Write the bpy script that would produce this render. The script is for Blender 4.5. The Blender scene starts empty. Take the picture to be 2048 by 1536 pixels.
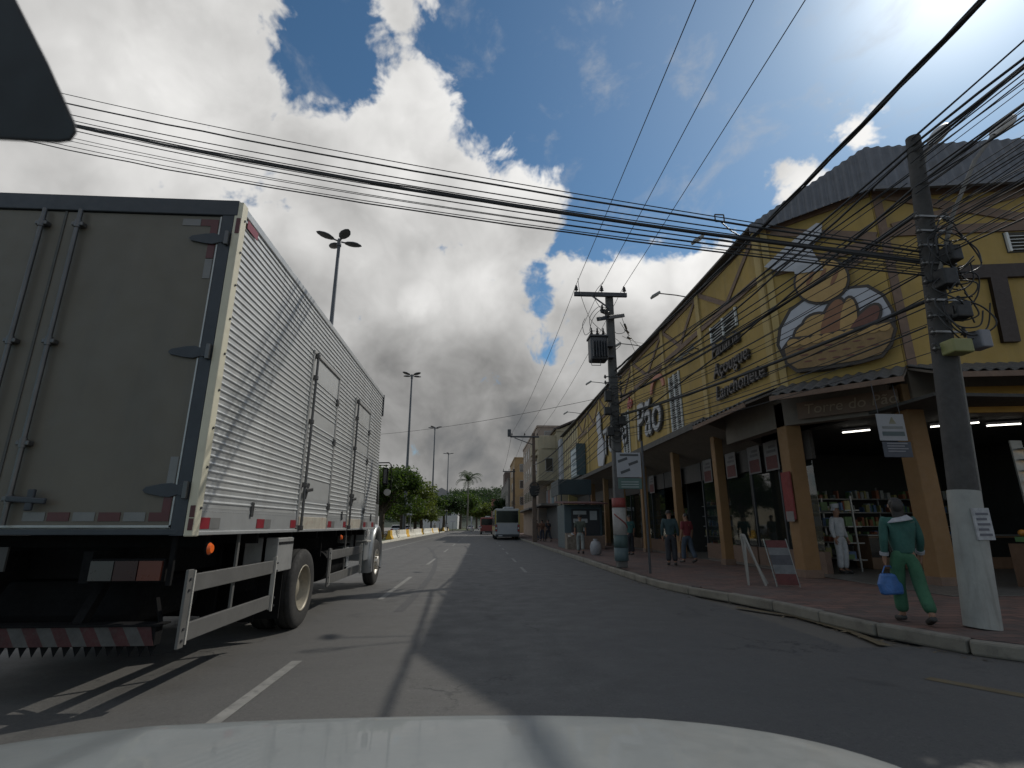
import bpy, bmesh, math, random
from mathutils import Vector, Matrix, Euler
random.seed(7)
rad = math.radians
S = bpy.context.scene
COL = S.collection

# ------------------------------------------------------------------ camera
CAM_H = 1.40
FPX = 1035.0
PITCH = math.atan(283.0 / 1035.0)
YAW = math.atan(64.0 / math.hypot(1035.0, 283.0))
cam_data = bpy.data.cameras.new('camera')
cam = bpy.data.objects.new('camera', cam_data)
COL.objects.link(cam)
cam.location = (0, 0, CAM_H)
cam.rotation_euler = (math.pi / 2 + PITCH, 0, -YAW)
cam_data.sensor_width = 36.0
cam_data.lens = 36.0 * FPX / 2048.0
cam_data.clip_start = 0.05
cam_data.clip_end = 6000
cam_data.dof.use_dof = True
cam_data.dof.focus_distance = 14.0
cam_data.dof.aperture_fstop = 6.5
S.camera = cam

# survey helper: the direction of a spot of the street seen from the camera, cut with a wall or the ground
_F = Vector((math.sin(YAW) * math.cos(PITCH), math.cos(YAW) * math.cos(PITCH), math.sin(PITCH)))
_R = Vector((math.cos(YAW), -math.sin(YAW), 0))
_U = _R.cross(_F)
_O = Vector((0, 0, CAM_H))
def ray(x, y): return _F + _R * ((x - 1024) / FPX) + _U * ((768 - y) / FPX)
def PX(x, y, X):
    d = ray(x, y); return _O + d * (X / d.x)
def PY(x, y, Y):
    d = ray(x, y); return _O + d * (Y / d.y)
def PZ(x, y, Z=0.0):
    d = ray(x, y); return _O + d * ((Z - CAM_H) / d.z)
def PN(x, y, A, n):
    d = ray(x, y); return _O + d * ((A - _O).dot(n) / d.dot(n))

# ------------------------------------------------------------------ light
SUN_AZ, SUN_EL = rad(53.0), rad(43.0)
SUN_DIR = Vector((math.sin(SUN_AZ) * math.cos(SUN_EL), math.cos(SUN_AZ) * math.cos(SUN_EL), math.sin(SUN_EL)))
sun_data = bpy.data.lights.new('sun', 'SUN')
sun_data.energy = 4.6
sun_data.angle = rad(0.53)
sun_data.color = (1.0, 0.95, 0.86)
sun = bpy.data.objects.new('sun', sun_data)
COL.objects.link(sun)
sun.rotation_euler = (-SUN_DIR).to_track_quat('-Z', 'Y').to_euler()
S.view_settings.view_transform = 'Standard'
S.view_settings.look = 'None'
S.view_settings.exposure = -0.9
S.view_settings.gamma = 1.0
S.view_settings.use_curve_mapping = False

# ------------------------------------------------------------------ node helper
class NT:
    def __init__(self, tree): self.t = tree; self.n = tree.nodes; self.l = tree.links
    def new(self, kind, **kw):
        nd = self.n.new(kind)
        for k, v in kw.items(): setattr(nd, k, v)
        return nd
    def set(self, sock, v):
        if isinstance(v, bpy.types.NodeSocket): self.l.new(v, sock)
        else: sock.default_value = v
    def m(self, op, a, b=None, c=None, clamp=False):
        nd = self.new('ShaderNodeMath', operation=op, use_clamp=clamp)
        for i, v in enumerate((a, b, c)):
            if v is not None: self.set(nd.inputs[i], v)
        return nd.outputs[0]
    def vm(self, op, a, b=None, scale=None):
        nd = self.new('ShaderNodeVectorMath', operation=op)
        self.set(nd.inputs[0], a)
        if b is not None: self.set(nd.inputs[1], b)
        if scale is not None: self.set(nd.inputs['Scale'], scale)
        return nd.outputs['Value'] if op in ('DOT_PRODUCT', 'LENGTH') else nd.outputs[0]
    def ss(self, v, lo, hi, a=0.0, b=1.0):
        nd = self.new('ShaderNodeMapRange', interpolation_type='SMOOTHSTEP')
        for i, x in enumerate((v, lo, hi, a, b)): self.set(nd.inputs[i], x)
        return nd.outputs[0]
    def lin(self, v, lo, hi, a=0.0, b=1.0):
        nd = self.new('ShaderNodeMapRange')
        for i, x in enumerate((v, lo, hi, a, b)): self.set(nd.inputs[i], x)
        return nd.outputs[0]
    def noise(self, vec, scale, detail=4, rough=0.5, dist=0.0, lac=2.0, color=False):
        nd = self.new('ShaderNodeTexNoise')
        self.set(nd.inputs['Vector'], vec)
        nd.inputs['Scale'].default_value = scale; nd.inputs['Detail'].default_value = detail
        nd.inputs['Roughness'].default_value = rough; nd.inputs['Distortion'].default_value = dist
        nd.inputs['Lacunarity'].default_value = lac
        return nd.outputs['Color'] if color else nd.outputs['Fac']
    def mix(self, f, a, b, typ='MIX'):
        nd = self.new('ShaderNodeMix', data_type='RGBA', blend_type=typ)
        self.set(nd.inputs[0], f)
        for s, v in ((nd.inputs[6], a), (nd.inputs[7], b)):
            if isinstance(v, tuple) and len(v) == 3: v = v + (1,)
            self.set(s, v)
        return nd.outputs[2]

# ------------------------------------------------------------------ sky
W = bpy.data.worlds.new('World'); S.world = W
W.use_nodes = True
wt = NT(W.node_tree); wt.n.clear()
def build_sky():
    t = wt
    out = t.new('ShaderNodeOutputWorld'); bg = t.new('ShaderNodeBackground')
    sky = t.new('ShaderNodeTexSky', sky_type='NISHITA')
    sky.sun_disc = False; sky.sun_elevation = SUN_EL; sky.sun_rotation = SUN_AZ
    sky.air_density = 1.0; sky.dust_density = 0.25; sky.ozone_density = 3.0; sky.altitude = 100
    d = t.vm('NORMALIZE', t.new('ShaderNodeTexCoord').outputs['Generated'])
    def blobs(lst):
        acc = None
        for (x, y, r, k) in lst:
            b = ray(x, y).normalized()
            dt = t.vm('DOT_PRODUCT', d, tuple(b))
            # squared chord -> falls from 1 at the middle to 0 at the rim
            q = t.m('MULTIPLY', t.m('SUBTRACT', 1.0, dt), 2.0 / (r * r))
            v = t.m('MULTIPLY', t.m('SUBTRACT', 1.0, q), k)
            acc = v if acc is None else t.m('MAXIMUM', acc, v)
        return t.m('MAXIMUM', acc, 0.0)
    A = 1035.0
    P = lambda x, y, rpx, k=1.0: (x, y, rpx / math.hypot(A, math.hypot(x - 1024, y - 768)) , k)
    # cumulus heads and banks of the real sky, as directions with angular radii
    cum = blobs([P(60, 120, 430), P(330, 60, 250), P(380, 300, 330), P(100, 500, 420), P(470, 480, 260), P(640, 340, 210),
                 P(560, 620, 300), P(800, 300, 195), P(770, 480, 260), P(920, 420, 190), P(1030, 400, 150), P(940, 620, 230),
                 P(800, 780, 320), P(1180, 620, 165), P(1330, 600, 150), P(1240, 720, 220), P(1010, 850, 280), P(1420, 560, 90),
                 P(480, 20, 150, .8), P(1400, 720, 250), P(820, 30, 60, .55), P(860, 10, 50, .5), P(1220, 10, 75, .6), P(1700, 250, 75, .62),
                 P(1600, 370, 85, .62), P(1780, 200, 60, .5), P(1430, 385, 50, .4), P(750, 90, 45, .45), P(-500, 400, 700), P(700, 1000, 500), P(1500, 950, 500)])
    clear = blobs([P(660, 120, 125), P(640, 200, 60, .7), P(1120, 160, 290), P(1300, 300, 240), P(1450, 130, 250), P(1190, 440, 95), P(1700, 60, 230, .8),
                   P(980, 90, 170, .9), P(1350, 430, 110, .8), P(620, 520, 40, .45), P(1070, 560, 42, .65), P(1085, 610, 30, .5)])
    dark = blobs([P(960, 900, 330), P(760, 850, 250, .8), P(1130, 850, 240, .7), P(640, 640, 150, .5), P(900, 490, 110, .35), P(520, 580, 110, .3), P(1000, 740, 180, .4), P(1240, 640, 70, .4),
                  P(690, 440, 90, .25), P(1000, 1000, 500, .8)])
    bright = blobs([P(860, 215, 130), P(960, 250, 90, .8), P(1060, 350, 110), P(1000, 330, 130, .8), P(1260, 550, 110), P(1400, 540, 90), P(840, 600, 60, .8), P(960, 590, 90, .6), P(610, 480, 80, .5), P(300, 220, 220, .6), P(1620, 380, 80), P(1720, 260, 70, .9), P(1140, 560, 60, .7), P(780, 300, 150, .6), P(700, 560, 170, .45), P(930, 440, 120, .5), P(470, 420, 160, .35), P(860, 560, 130, .4)])
    w1 = t.noise(d, 5.0, 2, .5, color=True)
    dw = t.vm('ADD', d, t.vm('SCALE', t.vm('SUBTRACT', w1, (.5, .5, .5)), scale=0.10))
    n = t.noise(dw, 6.0, 5, .6)
    n3 = t.noise(dw, 24.0, 5, .62)
    dsun = tuple(SUN_DIR * 0.035 + Vector((0, 0, .012)))
    n2 = t.noise(t.vm('ADD', dw, dsun), 6.0, 4, .55)
    nf = t.noise(d, 3.0, 2, .5)
    far = t.ss(nf, .44, .60, 0.0, 0.8)                 # scattered cloud in the rest of the sky
    fwd = t.vm('DOT_PRODUCT', d, tuple(_F))
    far = t.m('MULTIPLY', far, t.ss(fwd, .62, .45))
    cover = t.m('MAXIMUM', cum, far)
    cover = t.m('SUBTRACT', cover, t.m('MULTIPLY', clear, 0.75))
    dens = t.m('ADD', t.m('MULTIPLY', cover, 0.80), t.m('MULTIPLY', t.m('SUBTRACT', n, .5), 1.7))
    dens = t.m('ADD', dens, t.m('MULTIPLY', t.m('SUBTRACT', n3, .5), .75))
    alpha = t.ss(dens, .12, .46)
    lit = t.m('MULTIPLY', t.m('SUBTRACT', n, n2), 1.25)
    thin = t.ss(dens, .95, .25)                            # thin rims glow
    nb = t.noise(dw, 3.4, 4, .5)
    b = t.m('ADD', t.m('MULTIPLY', thin, .25), 1.0)
    b = t.m('ADD', b, lit)
    b = t.m('ADD', b, t.m('MULTIPLY', bright, .55))
    b = t.m('ADD', b, t.m('MULTIPLY', t.m('SUBTRACT', nb, .5), .62))
    b = t.m('SUBTRACT', b, t.m('MULTIPLY', dark, .64))
    b = t.m('MINIMUM', t.m('MAXIMUM', b, t.m('ADD', .13, t.m('MULTIPLY', n3, .22))), 1.75)
    tint = t.mix(t.ss(b, .1, .5), (.92, .98, 1.05), (1.0, .99, .97))
    cl = t.vm('SCALE', tint, scale=b)
    skyc = t.vm('MULTIPLY', t.vm('SCALE', sky.outputs[0], scale=0.15), (.74, 1.0, 1.04))
    # the brightening of thin air and high haze round the sun
    sd = t.vm('DOT_PRODUCT', d, tuple(SUN_DIR))
    glow = t.m('ADD', t.m('MULTIPLY', t.m('POWER', t.m('MAXIMUM', sd, 0.0), 12.0), .24), t.m('MULTIPLY', t.m('POWER', t.m('MAXIMUM', sd, 0.0), 150.0), 1.5))
    skyc = t.vm('ADD', skyc, t.vm('SCALE', (1.0, .98, .93), scale=glow))
    mpn = t.new('ShaderNodeMapping'); t.l.new(dw, mpn.inputs[0]); mpn.inputs['Scale'].default_value = (9, 4, 14); mpn.inputs['Rotation'].default_value = (.4, .2, .6)
    wisp = t.m('MULTIPLY', t.ss(t.noise(mpn.outputs[0], 1.0, 5, .62), .52, .78), .42)      # thin high cirrus
    skyc = t.mix(wisp, skyc, (.95, .96, .97))
    col = t.mix(alpha, skyc, cl)
    t.l.new(col, bg.inputs[0]); bg.inputs[1].default_value = 1.0
    t.l.new(bg.outputs[0], out.inputs[0])
build_sky()
W.cycles.sampling_method = 'MANUAL'; W.cycles.sample_map_resolution = 256

# ------------------------------------------------------------------ mesh helpers
class MB:
    def __init__(self): self.v = []; self.f = []; self.sm = []
    def add(self, vs, fs, smooth=False):
        o = len(self.v); self.v += [tuple(p) for p in vs]
        for q in fs: self.f.append([i + o for i in q]); self.sm.append(smooth)
        return self
    def box(self, a, b):
        x0, y0, z0 = [min(p, q) for p, q in zip(a, b)]; x1, y1, z1 = [max(p, q) for p, q in zip(a, b)]
        return self.add([(x0,y0,z0),(x1,y0,z0),(x1,y1,z0),(x0,y1,z0),(x0,y0,z1),(x1,y0,z1),(x1,y1,z1),(x0,y1,z1)],
                        [(0,3,2,1),(4,5,6,7),(0,1,5,4),(1,2,6,5),(2,3,7,6),(3,0,4,7)])
    def obox(self, c, ax, ay, az):
        c = Vector(c); ax = Vector(ax); ay = Vector(ay); az = Vector(az)
        vs = [c + ax*i + ay*j + az*k for (i,j,k) in ((-1,-1,-1),(1,-1,-1),(1,1,-1),(-1,1,-1),(-1,-1,1),(1,-1,1),(1,1,1),(-1,1,1))]
        return self.add(vs, [(0,3,2,1),(4,5,6,7),(0,1,5,4),(1,2,6,5),(2,3,7,6),(3,0,4,7)])
    def bar(self, p, q, w, h=None, up=(0,0,1)):
        p = Vector(p); q = Vector(q); h = w if h is None else h
        d = q - p; L = d.length; d.normalize(); u = Vector(up)
        s = d.cross(u)
        if s.length < 1e-4: s = d.cross(Vector((1,0,0)))
        s.normalize(); u = s.cross(d).normalized()
        return self.obox((p+q)/2, d*(L/2), s*(w/2), u*(h/2))
    def cyl(self, p, q, r, r2=None, n=12, cap=True, smooth=True):
        p = Vector(p); q = Vector(q); r2 = r if r2 is None else r2
        d = (q - p).normalized(); s = d.cross(Vector((0,0,1)))
        if s.length < 1e-4: s = Vector((1,0,0))
        s.normalize(); u = s.cross(d)
        vs = []
        for c, rr in ((p, r), (q, r2)):
            for i in range(n):
                a = 2*math.pi*i/n; vs.append(c + s*(rr*math.cos(a)) + u*(rr*math.sin(a)))
        self.add(vs, [(i, (i+1)%n, n+(i+1)%n, n+i) for i in range(n)], smooth)
        if cap: self.add(vs[:n], [tuple(range(n-1,-1,-1))]); self.add(vs[n:], [tuple(range(n))])
        return self
    def tube(self, pts, r, n=6, smooth=True):
        pts = [Vector(p) for p in pts]; N = len(pts); vs = []
        rs = r if isinstance(r, (list, tuple)) else [r]*N
        ref = None
        for i, p in enumerate(pts):
            d = (pts[min(i+1,N-1)] - pts[max(i-1,0)]).normalized()
            if ref is None: ref = d.cross(Vector((0,0,1))); ref = ref if ref.length > 1e-3 else Vector((1,0,0))
            s = (ref - d*ref.dot(d)).normalized(); ref = s; u = s.cross(d)
            for k in range(n):
                a = 2*math.pi*k/n; vs.append(p + s*(rs[i]*math.cos(a)) + u*(rs[i]*math.sin(a)))
        fs = [(i*n+k, i*n+(k+1)%n, (i+1)*n+(k+1)%n, (i+1)*n+k) for i in range(N-1) for k in range(n)]
        self.add(vs, fs, smooth); self.add(vs[:n], [tuple(range(n-1,-1,-1))]); self.add(vs[-n:], [tuple(range(n))])
        return self
    def lathe(self, prof, c, axis='z', n=24, smooth=True):
        c = Vector(c); vs = []
        for (r, h) in prof:
            for k in range(n):
                a = 2*math.pi*k/n; x, y = r*math.cos(a), r*math.sin(a)
                p = {'z': (x,y,h), 'x': (h,x,y), 'y': (y,h,x)}[axis]
                vs.append(c + Vector(p))
        m = len(prof)
        return self.add(vs, [(i*n+k, i*n+(k+1)%n, (i+1)*n+(k+1)%n, (i+1)*n+k) for i in range(m-1) for k in range(n)], smooth)
    def prism(self, poly, off):
        """polygon of 3D points, extruded by the vector off"""
        off = Vector(off); n = len(poly); a = [Vector(p) for p in poly]; b = [p + off for p in a]
        return self.add(a + b, [tuple(range(n-1,-1,-1)), tuple(range(n,2*n))] + [(i,(i+1)%n,n+(i+1)%n,n+i) for i in range(n)])
    def quad(self, a, b, c, d): return self.add([a,b,c,d], [(0,1,2,3)])
    def grid(self, fn, nu, nv, smooth=True):
        vs = [fn(i/nu, j/nv) for j in range(nv+1) for i in range(nu+1)]
        return self.add(vs, [(j*(nu+1)+i, j*(nu+1)+i+1, (j+1)*(nu+1)+i+1, (j+1)*(nu+1)+i) for j in range(nv) for i in range(nu)], smooth)
    def sphere(self, c, r, n=10, m=7):
        c = Vector(c); r = Vector(r) if not isinstance(r, (int, float)) else Vector((r,r,r))
        def fn(u, v):
            a, b = 2*math.pi*u, math.pi*(v-.5)
            return c + Vector((r.x*math.cos(a)*math.cos(b), r.y*math.sin(a)*math.cos(b), r.z*math.sin(b)))
        return self.grid(fn, n, m)
    def mesh(self, name='m'):
        me = bpy.data.meshes.new(name); me.from_pydata(self.v, [], self.f)
        me.polygons.foreach_set('use_smooth', self.sm); me.update(); return me
    def build(self, name, mat, parent=None, bev=0.0, seg=2, fixn=True):
        me = self.mesh(name)
        if fixn:
            bm = bmesh.new(); bm.from_mesh(me); bmesh.ops.recalc_face_normals(bm, faces=bm.faces); bm.to_mesh(me); bm.free()
        if mat is not None: me.materials.append(mat)
        return link(bpy.data.objects.new(name, me), parent, bev, seg)
def link(o, parent=None, bev=0.0, seg=2):
    COL.objects.link(o)
    if parent is not None:
        o.parent = parent
        o.matrix_parent_inverse = parent_world(parent).inverted()
    if bev > 0:
        b = o.modifiers.new('bevel', 'BEVEL'); b.width = bev; b.segments = seg; b.limit_method = 'ANGLE'; b.angle_limit = rad(40)
    return o
def parent_world(p):
    m = p.matrix_basis.copy()
    return parent_world(p.parent) @ p.matrix_parent_inverse @ m if p.parent is not None else m
def tag(o, label=None, cat=None, group=None, kind=None):
    if label: o['label'] = label
    if cat: o['category'] = cat
    if group: o['group'] = group
    if kind: o['kind'] = kind
    return o
def thing(name, label, cat, loc=(0,0,0), rz=0.0, group=None):
    o = bpy.data.objects.new(name, None); o.empty_display_size = .2
    o.location = loc; o.rotation_euler = (0, 0, rz); COL.objects.link(o)
    return tag(o, label, cat, group)
def copy_tree(o, parent=None):
    c = o.copy(); COL.objects.link(c); c.parent = parent
    for ch in list(o.children): copy_tree(ch, c)
    return c
def inst(src, name, parent, mat4):
    """one more piece that shares the mesh of src"""
    o = bpy.data.objects.new(name, src.data); COL.objects.link(o); o.parent = parent
    o.matrix_parent_inverse = parent_world(parent).inverted()
    o.matrix_basis = mat4
    return o

# ------------------------------------------------------------------ materials
MATS = {}
def mat(name, col, rough=.6, metal=0.0, var=.12, vs=3.0, bump=0.0, bs=60.0, dirt=0.0, dcol=(.05,.045,.04), spec=.5, streak=False, coat=0.0, trans=None, island=0.0):
    if name in MATS: return MATS[name]
    m = bpy.data.materials.new(name); m.use_nodes = True; t = NT(m.node_tree)
    p = t.n['Principled BSDF']
    tc = t.new('ShaderNodeTexCoord').outputs['Object']
    n = t.noise(tc, vs, 6, .6)
    c = t.mix(t.lin(n, .25, .75), tuple(x*(1-var) for x in col), tuple(min(1, x*(1+var)) for x in col))
    if dirt > 0:
        mp = t.new('ShaderNodeMapping'); t.l.new(tc, mp.inputs[0])
        mp.inputs['Scale'].default_value = (1.0, 1.0, .12) if streak else (1, 1, 1)
        dn = t.noise(mp.outputs[0], vs*2.2, 7, .65, .4)
        c = t.mix(t.m('MULTIPLY', t.ss(dn, .48, .75), dirt), c, dcol)
    if island > 0:
        ri = t.new('ShaderNodeNewGeometry').outputs['Random Per Island']
        c = t.mix(t.m('MULTIPLY', ri, island), c, tuple(x*.35 for x in col))
    t.set(p.inputs['Base Color'], c)
    rn = t.lin(t.noise(tc, vs*5, 4, .6), .3, .7, max(.03, rough*.85), min(1, rough*1.15))
    t.set(p.inputs['Roughness'], rn)
    p.inputs['Metallic'].default_value = metal
    p.inputs['Specular IOR Level'].default_value = spec
    p.inputs['Coat Weight'].default_value = coat
    if bump > 0:
        b = t.new('ShaderNodeBump'); b.inputs['Strength'].default_value = bump; b.inputs['Distance'].default_value = .01
        t.set(b.inputs['Height'], t.noise(tc, bs, 5, .6)); t.l.new(b.outputs[0], p.inputs['Normal'])
    if trans:
        tr = t.new('ShaderNodeBsdfTranslucent'); t.set(tr.inputs[0], tuple(trans) + (1,))
        mx = t.new('ShaderNodeMixShader'); mx.inputs[0].default_value = .35
        t.l.new(p.outputs[0], mx.inputs[1]); t.l.new(tr.outputs[0], mx.inputs[2])
        t.l.new(mx.outputs[0], t.n['Material Output'].inputs[0])
    MATS[name] = m
    return m
def glass_mat(name, col=(.02,.025,.025), rough=.04, alpha=.45, spec=.9):
    if name in MATS: return MATS[name]
    m = bpy.data.materials.new(name); m.use_nodes = True; t = NT(m.node_tree); p = t.n['Principled BSDF']
    p.inputs['Base Color'].default_value = tuple(col) + (1,); p.inputs['Roughness'].default_value = rough
    p.inputs['Specular IOR Level'].default_value = spec; p.inputs['IOR'].default_value = 1.5
    p.inputs['Alpha'].default_value = alpha
    MATS[name] = m; return m
def emit_mat(name, col, strength):
    if name in MATS: return MATS[name]
    m = bpy.data.materials.new(name); m.use_nodes = True; t = NT(m.node_tree); p = t.n['Principled BSDF']
    p.inputs['Base Color'].default_value = tuple(col) + (1,)
    p.inputs['Emission Color'].default_value = tuple(col) + (1,); p.inputs['Emission Strength'].default_value = strength
    MATS[name] = m; return m

def asphalt_mat():
    m = bpy.data.materials.new('asphalt'); m.use_nodes = True; t = NT(m.node_tree); p = t.n['Principled BSDF']
    tc = t.new('ShaderNodeTexCoord').outputs['Object']
    big = t.noise(tc, .35, 5, .6); mid = t.noise(tc, 2.5, 5, .6); fine = t.noise(tc, 55, 4, .7)
    mp = t.new('ShaderNodeMapping'); t.l.new(tc, mp.inputs[0]); mp.inputs['Scale'].default_value = (1.5, .06, 1)
    lane = t.noise(mp.outputs[0], 1.3, 4, .5)
    c = t.mix(t.lin(big, .3, .7), (.053, .052, .050), (.079, .076, .071))
    c = t.mix(t.m('MULTIPLY', t.ss(mid, .55, .75), .45), c, (.062, .061, .060))
    c = t.mix(t.m('MULTIPLY', t.ss(lane, .5, .7), .4), c, (.060, .059, .057))
    c = t.mix(t.lin(fine, .3, .7, 0, .6), c, (.120, .115, .107))
    agg = t.noise(tc, 24, 3, .75); c = t.mix(t.m('MULTIPLY', t.ss(agg, .56, .72), .5), c, (.15, .145, .135)); c = t.mix(t.m('MULTIPLY', t.ss(agg, .44, .30), .55), c, (.026, .026, .026))
    oil = t.noise(tc, .9, 3, .55, .6); c = t.mix(t.m('MULTIPLY', t.ss(oil, .62, .72), .5), c, (.028, .027, .026))
    vo = t.new('ShaderNodeTexVoronoi', feature='DISTANCE_TO_EDGE'); vo.inputs['Scale'].default_value = .55
    wv = t.vm('ADD', tc, t.vm('SCALE', t.noise(tc, 3.0, 4, .6, color=True), scale=.7)); t.set(vo.inputs['Vector'], wv)
    crack = t.m('MULTIPLY', t.ss(vo.outputs['Distance'], .012, .003), t.ss(big, .5, .6))
    c = t.mix(t.m('MULTIPLY', crack, .8), c, (.025, .025, .025))
    t.set(p.inputs['Base Color'], c); t.set(p.inputs['Roughness'], t.lin(mid, .3, .7, .62, .85))
    b = t.new('ShaderNodeBump'); b.inputs['Strength'].default_value = .35; b.inputs['Distance'].default_value = .006
    t.set(b.inputs['Height'], t.noise(tc, 130, 3, .7)); t.l.new(b.outputs[0], p.inputs['Normal'])
    return m
def paver_mat():
    m = bpy.data.materials.new('sidewalk_pavers'); m.use_nodes = True; t = NT(m.node_tree); p = t.n['Principled BSDF']
    tc = t.new('ShaderNodeTexCoord').outputs['Object']
    br = t.new('ShaderNodeTexBrick'); t.l.new(tc, br.inputs['Vector']); br.inputs['Scale'].default_value = 1.0
    br.inputs['Brick Width'].default_value = .40; br.inputs['Row Height'].default_value = .20; br.inputs['Mortar Size'].default_value = .012
    br.inputs['Color1'].default_value = (.17, .092, .070, 1); br.inputs['Color2'].default_value = (.085, .055, .046, 1); br.inputs['Mortar'].default_value = (.035, .031, .028, 1)
    n = t.noise(tc, 1.2, 6, .65)
    c = t.mix(t.m('MULTIPLY', t.ss(n, .45, .7), .7), br.outputs['Color'], (.10, .085, .075))
    t.set(p.inputs['Base Color'], c); p.inputs['Roughness'].default_value = .8
    b = t.new('ShaderNodeBump'); b.inputs['Strength'].default_value = .4; b.inputs['Distance'].default_value = .005
    t.l.new(br.outputs['Fac'], b.inputs['Height']); b.invert = True; t.l.new(b.outputs[0], p.inputs['Normal'])
    return m
ASPH = asphalt_mat(); PAVE = paver_mat()
KERB = mat('kerb_concrete', (.19,.175,.145), .85, var=.25, vs=2, bump=.4, bs=40, dirt=.6, dcol=(.08,.07,.06))
PAINTW = mat('road_paint_white', (.20,.195,.18), .8, var=.25, vs=4, dirt=.85, dcol=(.10,.10,.095))
PAINTY = mat('road_paint_yellow', (.12,.092,.048), .85, var=.2, vs=3, dirt=.8, dcol=(.10,.095,.08))
GRASS = mat('soil_grass', (.06,.07,.025), .95, var=.4, vs=1.5)
CONC = mat('pole_concrete', (.19,.18,.165), .85, var=.18, vs=4, bump=.3, bs=50, dirt=.4)
STEEL = mat('dark_steel', (.06,.062,.068), .5, .5, var=.2, vs=8)
BLACKC = mat('cable_rubber', (.018,.018,.019), .6, var=.2)

# ------------------------------------------------------------------ ground, road, pavements
def sheet(name, poly, z, m, kind='structure', parent=None):
    mb = MB(); mb.add([(x, y, z) for x, y in poly], [tuple(range(len(poly)))])
    o = mb.build(name, m, parent)
    if parent is None: o['kind'] = kind
    return o
GROUNDM = mat('far_ground', (.12,.11,.095), .95, var=.3, vs=.05)
sheet('ground', [(-2500,-800),(2500,-800),(2500,4000),(-2500,4000)], -.03, GROUNDM)
road = sheet('road', [(-8.0,-60),(4.4,-60),(4.4,-9),(70,-9),(70,6.5),(4.4,6.5),(4.4,600),(-8.0,600)], 0.0, ASPH)
sheet('opposite_road', [(-21.0,-60),(-12.2,-60),(-12.2,600),(-21.0,600)], 0.0, ASPH)
KP = [(4.15,60),(4.15,14.2),(4.22,12.6),(4.45,11.4),(4.8,10.3),(5.05,9.2),(5.15,8.1),(5.25,7.1),(5.55,6.1),(6.2,5.35),(7.2,4.95),(8.6,4.8),(26,4.4)]
walk = sheet('sidewalk', [(x+.15*0, y) for x, y in [(4.28,600)]+[(x+.13,y+ (.0 if x<5 else .05)) for x,y in KP]+[(70,4.45),(70,600)]], .15, PAVE)
sheet('far_sidewalk', [(-60,-60),(-21.2,-60),(-21.2,600),(-60,600)], .12, mat('far_paving', (.22,.20,.18), .9, var=.25, vs=1.5))
def kerb_run(parent, pts, mt, w=.15, h=.165, step=1.0):
    P = [Vector((x, y, 0)) for x, y in pts]; carry = []
    for a, b in zip(P, P[1:]):
        L = (b-a).length; n = max(1, round(L/step))
        for i in range(n):
            p = a.lerp(b, i/n); q = a.lerp(b, (i+1)/n); d = (q-p).normalized()
            z = h*random.uniform(.93, 1.03); p = p + Vector((random.uniform(-.012,.012),0,0)); q = q + Vector((random.uniform(-.012,.012),0,0))
            MB().obox((p+q)/2+Vector((0,0,z/2)), d*((q-p).length/2-.006), Vector((d.y,-d.x,0))*(w/2), Vector((0,0,z/2))).build('kerb_stone', mt, parent, .028)
kerb_run(walk, KP, KERB)
MB().box((4.08,60.02,0),(4.23,600,.16)).build('kerb_stone', KERB, walk)
# median strip
median = sheet('median_strip', [(-11.9,-60),(-7.95,-60),(-7.95,600),(-11.9,600)], .14, GRASS)
KW = mat('kerb_whitewash', (.62,.60,.52), .85, var=.15, vs=1, dirt=.5, dcol=(.25,.22,.17))
for y in [30+2.0*i for i in range(45)]:
    MB().box((-7.98,y+.01,0),(-7.80,y+1.99,.17)).build('kerb_stone', KW, median, .015)
MB().box((-12.05,-60,0),(-11.9,600,.165)).build('kerb_stone', KW, median)
MB().box((-7.98,-60,0),(-7.80,29.9,.165)).build('kerb_stone', KW, median)
# markings
def mark(x0, x1, y0, y1, m=PAINTW): 
    o = sheet('lane_marking', [(x0,y0),(x1,y0),(x1,y1),(x0,y1)], .004, m, parent=road); return o
for y0, y1 in [(-8,-3.4),(.9,6.25),(11.0,15.7),(20.4,24.2),(29.6,33.6),(39,43),(48.5,52.5),(58,62),(67.5,71.5),(77,81),(96,100)]:
    mark(-1.985,-1.875,y0,y1)
for y0, y1 in [(16.9,19.0),(21.6,24.0),(27.5,29.6),(32.5,34.5),(38,40),(44,46),(50,52)]:
    mark(1.39,1.49,y0,y1)
mark(-5.68,-5.54,-20,140)
sheet('lane_marking', [(4.5,9.6),(5.0,8.6),(5.02,7.4),(4.85,6.6),(4.98,6.55),(5.14,7.4),(5.12,8.65),(4.62,9.68)], .004, PAINTY, parent=road)
sheet('lane_marking', [(5.6,4.9),(7.6,4.25),(12,4.0),(12,4.12),(7.62,4.37),(5.66,5.0)], .004, PAINTY, parent=road)
sheet('lane_marking', [(4.2,5.2),(5.3,3.6),(6.6,2.6),(6.7,2.72),(5.42,3.7),(4.32,5.26)], .004, PAINTY, parent=road)
# dark rubber mark that swings across the lane
TYRE_MARK = mat('rubber_mark', (.055,.054,.053), .7, var=.25, vs=6)
def ribbon(pts, w, z=.003):
    mb = MB(); P = [Vector((x,y,z)) for x,y in pts]; L = []; 
    for i,p in enumerate(P):
        d = (P[min(i+1,len(P)-1)]-P[max(i-1,0)]).normalized(); s = Vector((d.y,-d.x,0))*(w/2); L.append((p-s,p+s))
    for a,b in zip(L,L[1:]): mb.quad(a[0],a[1],b[1],b[0])
    mb.build('tyre_mark', TYRE_MARK, road)
def arc(p0,p1,p2,n=14): 
    return [((1-t)**2*p0[0]+2*t*(1-t)*p1[0]+t*t*p2[0], (1-t)**2*p0[1]+2*t*(1-t)*p1[1]+t*t*p2[1]) for t in [i/n for i in range(n+1)]]
ribbon(arc((-1.35,9.5),(-1.1,21),(-3.4,36),20), .16)
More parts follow.
